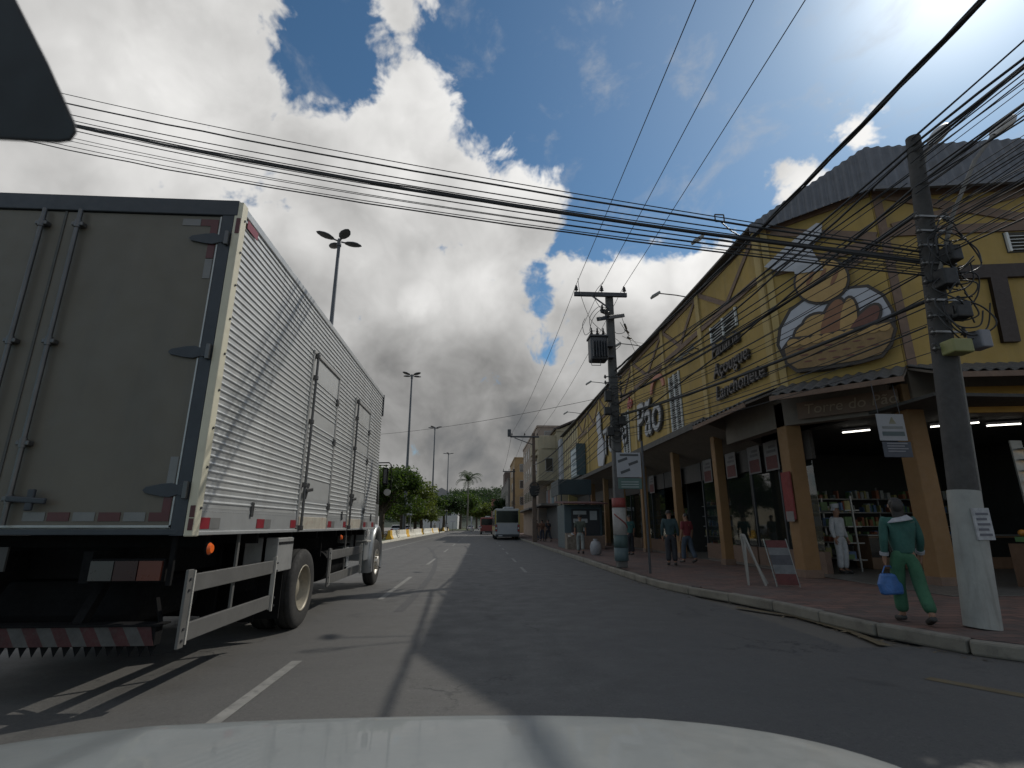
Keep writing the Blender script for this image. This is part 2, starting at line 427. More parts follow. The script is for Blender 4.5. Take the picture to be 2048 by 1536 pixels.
# manhole
MB().cyl((-.6,27,.0),(-.6,27,.006),.33,n=20,smooth=False).build('manhole_cover', STEEL, road)

# low painted barrier walls along the median
BW = mat('barrier_white', (.66,.64,.56), .8, var=.12, vs=.8, dirt=.5, dcol=(.16,.15,.13), streak=True)
BY = mat('barrier_yellow', (.62,.36,.03), .75, var=.15, vs=1, dirt=.3)
def barrier(x0, y0, x1, y1, lab):
    a = Vector((x0,y0,.14)); b = Vector((x1,y1,.14)); d = (b-a).normalized(); s = Vector((d.y,-d.x,0))
    r = thing('median_barrier', lab, 'barrier', (a+b)/2, 0, 'barriers along the median')
    L = (b-a).length; yb = 1.2
    def seg(t0, t1, m, n):
        p = a+d*t0; q = a+d*t1
        prof = [(.28,0),(.28,.12),(.15,.34),(.10,.82),(-.10,.82),(-.15,.34),(-.28,.12),(-.28,0)]
        MB().prism([p+s*u+Vector((0,0,v)) for u,v in prof], q-p).build(n, m, r)
    seg(.02, yb, BY, 'end_band'); seg(yb, L-yb, BW, 'wall'); seg(L-yb, L-.02, BY, 'end_band')
bl = [(-8.5,33,-8.5,42),(-8.5,42,-8.5,51),(-8.5,51,-8.5,63),(-8.5,63,-8.5,79),(-8.5,79,-8.45,95),(-8.45,95,-8.4,108),(-8.4,124,-8.3,140)]
bn = ['white barrier wall on the median beside the truck cargo box', 'white barrier wall on the median beside the truck cab', 'white median barrier just right of the truck fender with a dirty streaked middle',
      'second white median barrier beyond the truck, under the leafy tree','third white median barrier beyond the truck, near the second lamp post','fourth white median barrier, before the gap in the row','short white median barrier beyond the gap at the far lamp post']
for a, l in zip(bl[2:], bn[2:]): barrier(*a, l)

# ------------------------------------------------------------------ box truck
def truck():
    R = thing('box_truck', 'box truck with ribbed silver cargo body and dark shaded rear doors in the left lane', 'truck', (-3.85,8.8,0))
    ALU = mat('ribbed_aluminium', (.52,.53,.525), .42, .5, var=.08, vs=1.2, bump=.5, bs=1.8, dirt=.45, dcol=(.36,.355,.34), streak=True)
    ALUF = mat('aluminium_frame', (.38,.38,.37), .45, .6, var=.12, vs=3, dirt=.35, dcol=(.2,.19,.18))
    CREAM = mat('cream_post_paint', (.55,.52,.40), .5, var=.08, vs=2, dirt=.3, dcol=(.3,.26,.18))
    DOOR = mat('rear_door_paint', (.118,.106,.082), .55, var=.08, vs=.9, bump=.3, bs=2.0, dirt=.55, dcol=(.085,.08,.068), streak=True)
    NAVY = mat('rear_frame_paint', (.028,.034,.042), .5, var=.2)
    BLK = mat('chassis_black', (.007,.007,.0075), .8, var=.3, vs=4, spec=.15)
    RODM = mat('lock_rod_steel', (.11,.11,.11), .4, .7, var=.2)
    REDS = mat('side_reflector_red', (.20,.022,.03), .35, var=.15, vs=10)
    RED = mat('reflector_red_shaded', (.075,.012,.013), .35, var=.15, vs=10)  # same tape as on the side, with the rear's shade put into the red
    WHT = mat('reflector_white', (.15,.15,.146), .35, var=.1, vs=10)
    ORG = mat('lamp_orange', (.75,.13,.02), .25, var=.05)
    TYRE = mat('tyre_rubber', (.022,.021,.020), .85, var=.25, vs=5, dirt=.3, dcol=(.05,.045,.038))
    RIM = mat('rim_steel', (.30,.27,.21), .5, .3, var=.2, vs=4, dirt=.4, dcol=(.14,.11,.08))
    GUARD = mat('side_guard_metal', (.13,.128,.122), .5, .3, var=.15, vs=3)
    GEDGE = mat('side_guard_edge', (.42,.41,.38), .45, .2, var=.1)
    XR, XL, Y0, Y1, Z0, Z1 = -2.5, -5.2, 4.8, 12.9, 1.32, 4.60
    MB().box((XL,Y0+.08,Z0+.03),(XR-.035,Y1,Z1-.03)).build('cargo_box', mat('box_inner_sheet', (.45,.45,.45), .5, .5), R)
    # ---- ribbed side sheets
    zb, zt, pitch = Z0+.235, Z1-.09, .0695
    def ribbed(name, y0, y1, za, zc, x, parent, base=None):
        prof = []; z = za
        while z < zc - pitch*.5:
            prof += [(0, z), (0, z+pitch*.52), (.009, z+pitch*.62), (.0125, z+pitch*.74), (.009, z+pitch*.88), (0, z+pitch*.98)]
            z += pitch
        prof.append((0, zc))
        mb = MB(); n = len(prof); vs = []
        for yy in (y0, y1):
            vs += [(x+dx, yy, zz) for dx, zz in prof]
        mb.add(vs, [(i, n+i, n+i+1, i+1) for i in range(n-1)], False)
        # returns to the box so the sheet has depth
        return mb.build(name, ALU, parent, fixn=False)
    D1 = (7.52, 8.86, 1.40, 3.86); D2 = (10.22, 11.52, 1.40, 3.80)
    seams = [4.86, 6.05, 7.25, 7.52]
    ys = [4.86, 6.06, 7.28, D1[0]-.10]
    for a, b in zip(ys, ys[1:]): ribbed('side_sheet', a, b-.004, zb, zt, XR, R)
    ribbed('side_sheet', D1[0]-.10, D1[1]+.06, D1[3]+.06, zt, XR, R)
    ribbed('side_sheet', D1[1]+.06, D2[0]-.10, zb, zt, XR, R)
    ribbed('side_sheet', D2[0]-.10, D2[1]+.06, D2[3]+.06, zt, XR, R)
    ribbed('side_sheet', D2[1]+.06, Y1-.03, zb, zt, XR, R)
    # rivets
    rv = MB()
    for yy in ys[:3] + [9.4, 10.0, 12.1]:
        for k in range(44):
            z = zb + .02 + k*pitch
            if z < zt: rv.add([(XR+.001,yy+.025,z-.006),(XR+.001,yy+.037,z-.006),(XR+.001,yy+.037,z+.006),(XR+.001,yy+.025,z+.006),(XR+.007,yy+.031,z)], [(0,1,4),(1,2,4),(2,3,4),(3,0,4)])
    for k in range(150):
        yy = Y0+.12+k*.0535
        for z in (zb-.03,):
            rv.add([(XR+.005,yy-.006,z-.006),(XR+.005,yy+.006,z-.006),(XR+.005,yy+.006,z+.006),(XR+.005,yy-.006,z+.006),(XR+.010,yy,z)], [(0,1,4),(1,2,4),(2,3,4),(3,0,4)])
    o = rv.build('rivets', ALUF, R); o['kind'] = 'stuff'
    # rails
    RAIL = mat('bottom_rail_alu', (.40,.41,.41), .42, .5, var=.08, vs=2, dirt=.3, dcol=(.3,.3,.29))
    for (a,b) in ((Y0+.06, D1[0]-.1), (D1[1]+.05, D2[0]-.1), (D2[1]+.05, Y1)):
        MB().box((XR-.03,a,Z0+.03),(XR+.004,b,zb-.002)).build('kick_sheet', RAIL, R)
    MB().box((XR-.06,Y0+.05,Z0-.005),(XR+.022,Y1,Z0+.03)).build('bottom_rail', RAIL, R, .006)
    MB().box((XR-.08,Y0+.05,zt-.002),(XR+.018,Y1,Z1)).build('top_rail', RAIL, R, .01)
    MB().box((XL,Y0+.04,Z1-.03),(XR-.02,Y1,Z1+.012)).build('roof_sheet', ALUF, R)
    # reflective tape on the rail
    for i, y in enumerate([4.90, 6.15, 7.22, 8.95, 9.95, 11.65, 12.5]):
        MB().box((XR+.004,y,Z0+.05),(XR+.009,y+.20,Z0+.15)).build('reflector', REDS, R)
        MB().box((XR+.004,y+.205,Z0+.05),(XR+.009,y+.40,Z0+.15)).build('reflector', WHT, R)
    MB().box((XR+.018,4.95,Z1-.20),(XR+.023,5.2,Z1-.11)).build('reflector', REDS, R)
    # tie-down eyes
    for y in (5.95, 9.75, 12.3):
        MB().box((XR+.004,y,Z0+.17),(XR+.03,y+.045,Z0+.33)).build('rope_hook', RODM, R, .012)
    # ---- side doors
    for (a, b, c, dz) in (D1, D2):
        F = MB(); F.box((XR-.02,a-.10,c),(XR+.022,a-.045,dz+.02)); F.box((XR-.02,b-.005,c),(XR+.022,b+.05,dz+.02)); F.box((XR-.02,a-.10,dz),(XR+.03,b+.05,dz+.055))
        d = thing('side_door', None, None); d.parent = R; d.matrix_parent_inverse = parent_world(R).inverted()
        F.build('door_frame', ALUF, d, .006)
        ribbed('door_sheet', a-.04, b-.01, c+.12, c+.32, XR+.004, d)
        MB().box((XR-.02,a-.04,c+.32),(XR+.006,b-.01,c+.62)).build('smooth_plate', ALU, d)
        ribbed('door_sheet', a-.04, b-.01, c+.62, c+1.42, XR+.004, d)
        MB().box((XR-.02,a-.04,c+1.42),(XR+.006,b-.01,c+1.62)).build('smooth_plate', ALU, d)
        ribbed('door_sheet', a-.04, b-.01, c+1.62, dz-.35, XR+.004, d)
        MB().box((XR-.02,a-.04,dz-.35),(XR+.006,b-.01,dz)).build('smooth_plate', ALU, d)
        MB().box((XR-.02,a-.04,c-.06),(XR+.014,b-.01,c+.12)).build('sill_plate', mat('sill_plate_alu', (.48,.45,.38), .5, .4, var=.2, vs=5, dirt=.5, dcol=(.3,.12,.08)), d, .005)
        MB().cyl((XR+.05,a,c-.05),(XR+.05,a,dz+.03),.019,n=10).build('lock_rod', RODM, d)
        for z in (c-.03, c+.55, c+1.45, dz-.35, dz-.02):
            MB().box((XR+.004,a-.03,z-.035),(XR+.075,a+.03,z+.035)).build('rod_bracket', RODM, d, .01)
        MB().bar((XR+.07,a,c+.47),(XR+.08,a+.24,c+.50),.03,.05).build('handle', RODM, d, .008)
        MB().bar((XR+.05,a+.05,c+.36),(XR+.06,a+.13,c+.58),.025,.035).build('latch', RODM, d, .008)
        for z in (c+.30, c+1.35, dz-.42):
            MB().box((XR+.004,b-.06,z-.055),(XR+.04,b+.03,z+.055)).build('hinge', RODM, d, .012)
    # ---- rear
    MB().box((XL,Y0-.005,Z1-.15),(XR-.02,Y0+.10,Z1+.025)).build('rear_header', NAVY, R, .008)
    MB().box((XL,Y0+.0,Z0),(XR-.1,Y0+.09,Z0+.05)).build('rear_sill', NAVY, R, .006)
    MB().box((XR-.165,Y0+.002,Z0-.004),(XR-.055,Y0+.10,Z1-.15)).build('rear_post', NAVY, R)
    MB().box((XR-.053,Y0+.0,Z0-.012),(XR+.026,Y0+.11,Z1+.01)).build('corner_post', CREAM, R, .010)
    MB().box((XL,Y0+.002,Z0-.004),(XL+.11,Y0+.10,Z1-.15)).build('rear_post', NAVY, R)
    for z in (1.36, 1.47): MB().box((XR-.022,Y0-.006,z),(XR+.018,Y0-.001,z+.10)).build('reflector', RED, R)
    MB().box((XR-.022,Y0-.006,4.25),(XR+.018,Y0-.001,4.42)).build('reflector', RED, R)
    for k in range(9):
        MB().cyl((XR+.026,Y0+.07,1.55+k*.36),(XR+.036,Y0+.07,1.55+k*.36),.012,n=8).build('bolt', STEEL, R)
    seam = -4.19
    for (xa, xb) in ((seam+.006, XR-.172), (XL+.115, seam-.006)):
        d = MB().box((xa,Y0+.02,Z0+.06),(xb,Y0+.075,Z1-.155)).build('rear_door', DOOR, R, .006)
        if xb > -3:
            e = MB(); e.box((xb-.018,Y0+.012,Z0+.065),(xb-.004,Y0+.02,Z1-.16)); e.box((xa,Y0+.012,Z0+.062),(xb-.004,Y0+.02,Z0+.082))
            e.build('door_edge', ALUF, d)
            def tape(x0,x1,z0,z1,m): MB().box((x0,Y0+.014,z0),(x1,Y0+.0195,z1)).build('reflector', m, d)
            zq = Z0+.115
            tape(xb-.20,xb-.03,zq,zq+.075,RED); tape(xb-.10,xb-.03,zq+.075,zq+.30,RED); tape(xb-.10,xb-.03,zq+.31,zq+.56,WHT)
            for i,x in enumerate((xb-.41, xb-.62, xb-.83, xb-1.04, xb-1.24)): tape(x,x+.18,zq,zq+.075, WHT if i%2==0 else RED)
            zq = Z1-.27
            tape(xb-.20,xb-.03,zq,zq+.075,RED); tape(xb-.10,xb-.03,zq-.36,zq,RED); tape(xb-.10,xb-.03,zq-.58,zq-.37,WHT); tape(xb-.38,xb-.205,zq,zq+.075,WHT)
    def hinge(z):
        poly = [(-2.635,.035),(-2.72,.062),(-2.80,.055),(-2.93,.028),(-2.955,0),(-2.93,-.028),(-2.80,-.055),(-2.72,-.062),(-2.635,-.035)]
        h = MB().prism([(x, Y0+.0125, z+dz) for x,dz in poly], (0,-.018,0)).build('hinge', NAVY, R, .004)
        MB().box((-2.60,Y0-.04,z-.075),(-2.56,Y0-.006,z+.075)).build('hinge_pin', RODM, h, .006)
        MB().box((-2.64,Y0-.022,z-.05),(-2.575,Y0-.006,z+.05)).build('hinge_plate', NAVY, h, .004)
    for z in (4.18, 2.98, 1.70): hinge(z)
    for x in (-4.02, -4.36):
        r = MB().cyl((x,Y0-.03,Z0+.08),(x,Y0-.03,Z1-.16),.021,n=12).build('lock_rod', RODM, R)
        for z in (4.28, 3.05, 2.1, 1.62): 
            MB().box((x-.055,Y0-.045,z-.022),(x+.055,Y0+.019,z+.022)).build('rod_bracket', RODM, r, .008)
            MB().cyl((x,Y0-.03,z-.04),(x,Y0-.03,z+.04),.030,n=12).build('rod_collar', RODM, r)
    h = MB().bar((-4.02,Y0-.06,1.62),(-3.70,Y0-.05,1.60),.03,.05).build('door_handle', NAVY, R, .01)
    MB().bar((-3.83,Y0-.05,1.52),(-3.83,Y0-.05,1.70),.03,.06).build('handle_catch', NAVY, h, .01)
    # gasket between the doors
    MB().box((seam-.012,Y0+.012,Z0+.06),(seam+.012,Y0+.0195,Z1-.155)).build('gasket', mat('gasket_grey', (.07,.07,.065), .7), R)
    for x in (-3.2,-5.05): MB().box((x-.32,7.30,.22),(x+.34,7.33,1.10)).build('mud_flap', BLK, R)  # extra flaps, added to darken the space under the box
    MB().box((-4.5,5.4,.50),(-3.2,6.6,.92)).build('underbody_shade_block', BLK, R, .1)  # dark block added to close off light under the rear
    MB().box((XL+.1,6.95,.35),(XR-.7,7.0,1.25)).build('underbody_shade_board', BLK, R)  # dark cross board added so the underbody reads as deep shade
    MB().box((XL+.05,5.0,.45),(XL+.10,7.2,1.0)).build('side_shade_board', BLK, R)  # dark boards added on the far side to keep light from underneath
    MB().box((XL+.05,9.0,.45),(XL+.10,12.0,1.0)).build('side_shade_board', BLK, R)
    # ---- chassis
    for x in (-4.25,-3.4): MB().box((x-.04,Y0+.15,.92),(x+.04,14.6,1.18)).build('chassis_rail', BLK, R)
    for k in range(7): MB().box((XL+.1,5.3+k*1.15,1.2),(XR-.1,5.38+k*1.15,1.31)).build('cross_member', BLK, R)
    MB().box((XL+.15,Y0+.6,.92),(XR-.75,7.0,1.25)).build('underbody_shade_panel', BLK, R)  # dark panel added to deepen the shade beneath the box floor
    MB().cyl((-4.95,8.15,.54),(-2.7,8.15,.54),.09,n=12).build('rear_axle', BLK, R)
    MB().sphere((-3.85,8.15,.56),(.24,.25,.24)).build('differential', BLK, R)
    MB().box((-4.7,9.3,.55),(-3.6,11.3,1.1)).build('fuel_tank', BLK, R, .08)
    for x in (-2.95, -4.75): MB().box((x-.08,7.0,.62),(x+.08,9.3,.78)).build('leaf_spring', BLK, R)
    # mudflaps
    for x in (-2.55-.62,): MB().box((x,7.35,.25),(x+.6,7.37,1.05)).build('mud_flap', BLK, R)
    # ---- wheels
    def wheel(x, y, dual=False, front=False, side=1):
        w = thing('wheel', None, None, (x, y, .53)); w.parent = R; w.matrix_parent_inverse = parent_world(R).inverted()
        for off in ((0, -.33*side) if dual else (0,)):
            xo = x + off
            prof = [(.30,-.12),(.33,-.125),(.44,-.13),(.505,-.115),(.53,-.085),(.535,0),(.53,.085),(.505,.115),(.44,.13),(.33,.125),(.30,.12)]
            tr = MB().lathe(prof, (xo,y,.535), 'x', 44).build('tyre', TYRE, w)
            gr = MB()
            for g in (-.055,0,.055): gr.lathe([(.5365,g-.008),(.528,g-.008),(.528,g+.008),(.5365,g+.008)], (xo,y,.535), 'x', 44)
            gr.build('tread_groove', BLK, w)
        s = side
        if front:
            prof = [(.305,.115*s),(.29,.125*s),(.275,.09*s),(.22,.05*s),(.16,.075*s),(.13,.10*s),(.13,.16*s),(.09,.175*s),(0.001,.175*s)]
        else:
            prof = [(.305,.10*s),(.315,.125*s),(.30,.13*s),(.285,.10*s),(.275,-.05*s),(.24,-.10*s),(.15,-.10*s),(.14,-.02*s),(.12,0.03*s),(0.001,.04*s)]
        MB().lathe(prof, (x,y,.535), 'x', 36).build('rim', RIM if not front else mat('front_rim', (.5,.48,.44), .45, .4, var=.15, vs=5), w)
        for k in range(10):
            a = 2*math.pi*k/10; rr = .165 if front else .19; bx = x + (.07*s if front else -.09*s)
            c = (bx, y+rr*math.cos(a), .535+rr*math.sin(a))
            MB().cyl(c, (bx+(.09 if front else .04)*s, c[1], c[2]), .022, .016, 8).build('wheel_nut', RIM, w)
    wheel(-2.66, 8.15, True); wheel(-5.02, 8.15, True, side=-1)
    wheel(-2.68, 13.75, False, True); wheel(-4.95, 13.75, False, True, -1)
    # ---- side guards
    def guard(y0, y1, zt_, zb_):
        g = thing('side_guard', None, None); g.parent = R; g.matrix_parent_inverse = parent_world(R).inverted()
        for z in (zt_-.09, zb_+.08): MB().box((XR-.055,y0+.09,z-.075),(XR-.02,y1-.05,z+.075)).build('guard_rail', GUARD, g, .006)
        for y in (y0, y1-.05):
            MB().box((XR-.03,y,zb_-.03),(XR-.005,y+.09 if y == y0 else y+.03,zt_+.03)).build('guard_post', GUARD if y == y0 else GEDGE, g, .004)
            MB().box((XR-.045,y+.092 if y==y0 else y-.02,zb_-.01),(XR+.004,y+.112 if y==y0 else y-.004,zt_+.02)).build('guard_trim', GEDGE, g)
            for z in (zb_+.03, zb_+.12, zt_-.05, zt_-.14): MB().cyl((XR-.005,y+.045,z),(XR+.006,y+.045,z),.012,n=8).build('bolt', STEEL, g)
            MB().box((XR-.20,y+.02,zt_-.1),(XR-.16,y+.05,Z0)).build('guard_hanger', BLK, g)
        MB().box((XR-.08,(y0+y1)/2-.02,zb_),(XR-.058,(y0+y1)/2+.02,Z0)).build('guard_hanger', GUARD, g)
    guard(4.90, 6.96, 1.00, .43); guard(9.26, 11.80, 1.00, .45)
    # toolbox, tank, battery box behind the guards
    tb = MB().box((XR-.42,6.93,.84),(XR-.012,7.48,1.25)).build('toolbox', mat('toolbox_alu', (.36,.36,.35), .45, .45, var=.1, vs=3, dirt=.3), R, .01)
    MB().box((XR-.012,6.95,1.17),(XR-.004,7.46,1.20)).build('lid_seam', BLK, tb)
    MB().cyl((XR-.4,9.7,.72),(XR-.4,11.2,.72),.27,n=20).build('air_tank', BLK, R)
    MB().box((XR-.20,10.95,.62),(XR-.12,11.12,.98)).build('level_plate', mat('white_plate', (.6,.6,.58), .5), R)
    # lamps
    def lamp(c, ax, m, r=.055):
        MB().cyl(Vector(c), Vector(c)+Vector(ax)*.02, r*1.15, n=16).build('lamp_base', BLK, R)
        MB().cyl(Vector(c)+Vector(ax)*.02, Vector(c)+Vector(ax)*.045, r, r*.7, 16).build('marker_lamp', m, R)
    lamp((XR-.05,5.25,1.19), (1,0,0), ORG); lamp((XR-.05,10.02,1.19), (1,0,0), ORG, .045)
    for x in (-2.98, ):
        b = MB().box((x-.36,Y0+.10,.93),(x+.26,Y0+.28,1.12)).build('tail_light', BLK, R, .01)
        MB().box((x+.06,Y0+.08,.945),(x+.25,Y0+.10,1.105)).build('lens', mat('lens_amber', (.11,.028,.016), .3), b)
        MB().box((x-.14,Y0+.08,.945),(x+.05,Y0+.10,1.105)).build('lens', mat('lens_dark_red', (.03,.008,.008), .3), b)
        MB().box((x-.34,Y0+.08,.945),(x-.15,Y0+.10,1.105)).build('lens', mat('lens_white', (.06,.058,.055), .3), b)
    # number-plate board behind the doors' sill
    MB().box((-4.6,Y0+.12,1.02),(-4.05,Y0+.14,1.22)).build('rear_panel', mat('dark_panel', (.05,.048,.045), .6), R)
    # rear underrun bumper with slanted stripes
    bx0, bx1 = -4.95, -2.70
    bp = MB().box((bx0,Y0+.10,.43),(bx1,Y0+.20,.585)).build('rear_bumper', BLK, R, .006)
    x = bx0; k = 0; wdt = .115
    while x < bx1 - .06:
        poly = [(x,.435),(x+wdt,.435),(x+wdt-.09,.58),(x-.09,.58)]
        poly = [(min(max(a,bx0),bx1), z) for a,z in poly]
        MB().prism([(a,Y0+.0975,z) for a,z in poly], (0,-.004,0)).build('bumper_stripe', mat('stripe_red', (.05,.012,.012), .7, var=.3, vs=8, dirt=.5) if k%2 else mat('stripe_white', (.065,.064,.06), .7, var=.3, vs=8, dirt=.5), bp)
        x += wdt; k += 1
    MB().box((bx0-.05,Y0+.08,.585),(bx1+.04,Y0+.24,.60)).build('bumper_lip', BLK, R)
    for x in (-4.3,-3.4): MB().bar((x,Y0+.15,.5),(x,Y0+.5,1.0),.08,.08).build('bumper_arm', BLK, R)
    fr = MB()
    for k in range(26):
        x = bx0 + .03 + k*.086; fr.add([(x,Y0+.14,.43),(x+.075,Y0+.14,.43),(x+.037,Y0+.14,.345)], [(0,1,2)])
    fr.build('rubber_fringe', BLK, R)
    MB().bar((-2.95,5.3,.75),(-2.72,5.0,.58),.03,.03).build('stay_bar', BLK, R)
    # ---- cab
    SILV = mat('cab_silver_paint', (.34,.35,.35), .32, .5, var=.06, vs=2, dirt=.2, dcol=(.3,.29,.27), coat=.4)
    cx0, cx1 = -4.94, -2.74
    prof = [(13.02,1.0),(13.02,2.85),(13.25,2.98),(14.0,2.98),(14.35,2.85),(14.62,1.9),(14.66,.7),(14.45,.7),(14.45,1.0)]
    MB().prism([(cx0,y,z) for y,z in prof], (cx1-cx0,0,0)).build('cab_body', SILV, R, .06, 3)
    GL = glass_mat('vehicle_glass', (.012,.014,.015), .12, .95, .25)
    w_ = [(13.35,1.95),(13.35,2.65),(14.1,2.68),(14.5,1.95)]
    MB().prism([(cx1+.002,y,z) for y,z in w_], (.006,0,0)).build('side_window', GL, R)
    MB().prism([(cx0+.12,14.42,2.78),(cx1-.12,14.42,2.78),(cx1-.1,14.64,1.98),(cx0+.1,14.64,1.98)], (0,.03,.006)).build('windscreen', GL, R)
    dd = MB().box((cx1+.0,13.3,1.05),(cx1+.012,14.5,1.93)).build('cab_door', SILV, R, .02)
    MB().box((cx1+.012,13.36,1.62),(cx1+.04,13.56,1.66)).build('door_handle', BLK, dd, .008)
    # flared front wing over the wheel
    def wing(side):
        xo = cx1 if side > 0 else cx0
        mb = MB(); N = 18; rows = []
        for i in range(N+1):
            a = math.pi*(-.12+1.24*i/N)
            for (r, dx) in ((.60,-.10),(.60,.18),(.625,.20),(.69,.185),(.72,.12),(.72,-.10)):
                rows.append((xo+dx*side, 13.75-r*.95*math.cos(a), .62+r*1.25*math.sin(a)*(.9 if True else 1)))
        m_ = 6
        mb.add(rows, [(i*m_+k, i*m_+(k+1)%m_, (i+1)*m_+(k+1)%m_, (i+1)*m_+k) for i in range(N) for k in range(m_)], True)
        mb.build('front_wing', SILV, R)
    wing(1); wing(-1)
    MB().box((cx1-.25,12.65,.62),(cx1+.10,13.12,1.30)).build('step_box', SILV, R, .02)
    MB().box((cx1-.1,12.55,1.03),(cx1+.17,13.0,1.07)).build('cab_step', GEDGE, R, .01)
    MB().bar((cx1+.03,13.28,1.34),(cx1+.19,13.30,1.36),.05,.06).build('grab_handle', mat('white_trim', (.7,.7,.68), .4), R, .01)
    # mirror
    mr = MB().tube([(-2.72,13.95,3.0),(-2.42,13.9,3.0),(-2.36,13.88,2.94),(-2.33,13.88,2.3)], .016, 8).build('mirror_arm', BLK, R)
    MB().tube([(-2.72,13.95,2.94),(-2.44,13.9,2.93)], .012, 8).build('mirror_stay', BLK, mr)
    MB().box((-2.56,13.83,2.42),(-2.42,13.92,2.86)).build('mirror_head', BLK, mr, .03)
    MB().cyl((-2.42,13.84,2.23),(-2.42,13.90,2.23),.085,n=18).build('round_mirror', ALUF, mr, .01)
    MB().box((-2.53,13.825,2.46),(-2.45,13.83,2.82)).build('mirror_glass', mat('mirror_silver', (.10,.105,.11), .25, .6, var=0), mr)
    # wind deflector edge at the front top corner
    MB().box((XR-.02,Y1,4.05),(XR+.03,Y1+.06,4.60)).build('front_corner_cap', NAVY, R, .01)
    MB().box((cx0+.3,13.0,2.9),(cx1-.3,13.9,3.1)).build('roof_rack', BLK, R, .03)
truck()

# ------------------------------------------------------------------ bakery on the corner
YEL = mat('yellow_render', (.36,.245,.075), .85, var=.14, vs=.9, bump=.4, bs=12, dirt=.7, dcol=(.22,.16,.07), streak=True)
YELP = mat('yellow_pilaster', (.42,.31,.13), .85, var=.1, vs=1.2, dirt=.45, dcol=(.24,.16,.06), streak=True)
CREAMP = mat('cream_panel', (.40,.34,.20), .8, var=.12, vs=1.0, dirt=.5, dcol=(.25,.2,.1), streak=True)
BRN = mat('brown_timber_paint', (.17,.11,.078), .75, var=.2, vs=3, dirt=.3)
TILE = mat('awning_tile', (.085,.085,.085), .55, var=.3, vs=4, dirt=.4, dcol=(.03,.03,.03))
SOF = mat('soffit_paint', (.15,.125,.10), .8, var=.15, vs=1)
ORCOL = mat('orange_column', (.21,.115,.045), .7, var=.12, vs=2, dirt=.3, dcol=(.2,.1,.04))
METR = mat('zinc_sheet', (.13,.135,.15), .55, .3, var=.18, vs=2, dirt=.5, dcol=(.09,.085,.08))
SHOPG = glass_mat('shop_glass', (.015,.02,.018), .03, .55)
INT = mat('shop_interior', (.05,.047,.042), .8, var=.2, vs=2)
LETT = mat('dark_letter', (.045,.038,.034), .5, var=.15)
LETW = mat('grey_white_letter', (.32,.32,.33), .5, var=.1)
LETR = mat('red_letter', (.35,.04,.035), .5, var=.1)
WHITE = mat('white_board', (.42,.42,.45), .55, var=.06, vs=3, dirt=.2, dcol=(.35,.34,.33))
A = Vector((8.0,13.0,0)); B = Vector((9.9,11.0,0)); C = Vector((22.0,9.2,0))
EX, ZB, ZT = 8.0, 4.96, 9.80
bak = thing('bakery_building', 'yellow corner bakery with brown half-timbering and dark tiled awning', 'building', (12,20,0))
def face(P, Q):
    d = (Q-P); L = d.length; d.normalize(); n = Vector((d.y,-d.x,0)); 
    if n.dot(-P) < 0: n = -n
    return P, d, n, L
FAB = face(A, B); FBC = face(B, C); FL = (Vector((8.0,13.0,0)), Vector((0,1,0)), Vector((-1,0,0)), 37.2)
def pt(F, u, z, o=0.0): return F[0] + F[1]*u + F[2]*o + Vector((0,0,z))
def strip(F, u0, z0, u1, z1, w, o=.035, th=.07, m=BRN, name='timber', par=None):
    p = pt(F,u0,z0,o-th/2+.002); q = pt(F,u1,z1,o-th/2+.002)
    return MB().bar(p, q, th, w, up=(F[1]*(-(z1-z0)) + Vector((0,0,1))*(u1-u0)) if True else (0,0,1)).build(name, m, par or bak)
def bar2(F, u0, z0, u1, z1, w, o0, o1, m, name, par=None):
    a = Vector((u0,z0)); b = Vector((u1,z1)); d = (b-a).normalized(); s = Vector((-d.y,d.x))*(w/2)
    poly = [a+s, b+s, b-s, a-s]
    return MB().prism([pt(F,p.x,p.y,o0) for p in poly], F[2]*(o1-o0)).build(name, m, par or bak)
def uv(F, x, y):
    p = PN(x, y, F[0], F[2]); return ((p-F[0]).dot(F[1]), p.z)
# walls (solid upper storey)
TH = .35
def wall(F, u0, u1, z0, z1, m, name='upper_wall', o=0.0):
    return MB().prism([pt(F,u0,z0,o),pt(F,u1,z0,o),pt(F,u1,z1,o),pt(F,u0,z1,o)], F[2]*-TH).build(name, m, bak)
wall(FL, 0, 29.0, ZB, ZT, YEL); wall(FAB, 0.02, FAB[3]-.02, ZB, ZT, YEL); wall(FBC, 0, FBC[3], ZB, ZT, YEL)
# the cream panels at the far end, each its own sheet
MB().box((8.08,42,ZB),(8.4,50.2,ZT)).build('upper_wall', YELP, bak)
for i in range(4):
    for k in range(3):
        z0 = ZB+.02 + k*1.6; y0 = 42.05 + i*2.04
        MB().box((8.0,y0,z0),(8.078,y0+1.98,z0+1.54)).build('wall_panel', CREAMP, bak, .01)
# back block, roof deck, end wall
MB().box((8.36,49.85,0.15),(24,50.2,ZT)).build('end_wall', YELP, bak)
roofp = [(8.3,13.1),(10.0,11.2),(22,9.4),(24,9.4),(24,50.1),(8.3,50.1)]
MB().add([(x,y,ZT+.05) for x,y in roofp], [tuple(range(6))]).build('roof_deck', METR, bak)
# eave strips
MB().box((7.72,12.95,ZT),(8.3,50.25,ZT+.07)).build('eave', mat('eave_dark', (.07,.065,.06), .7, var=.2), bak)
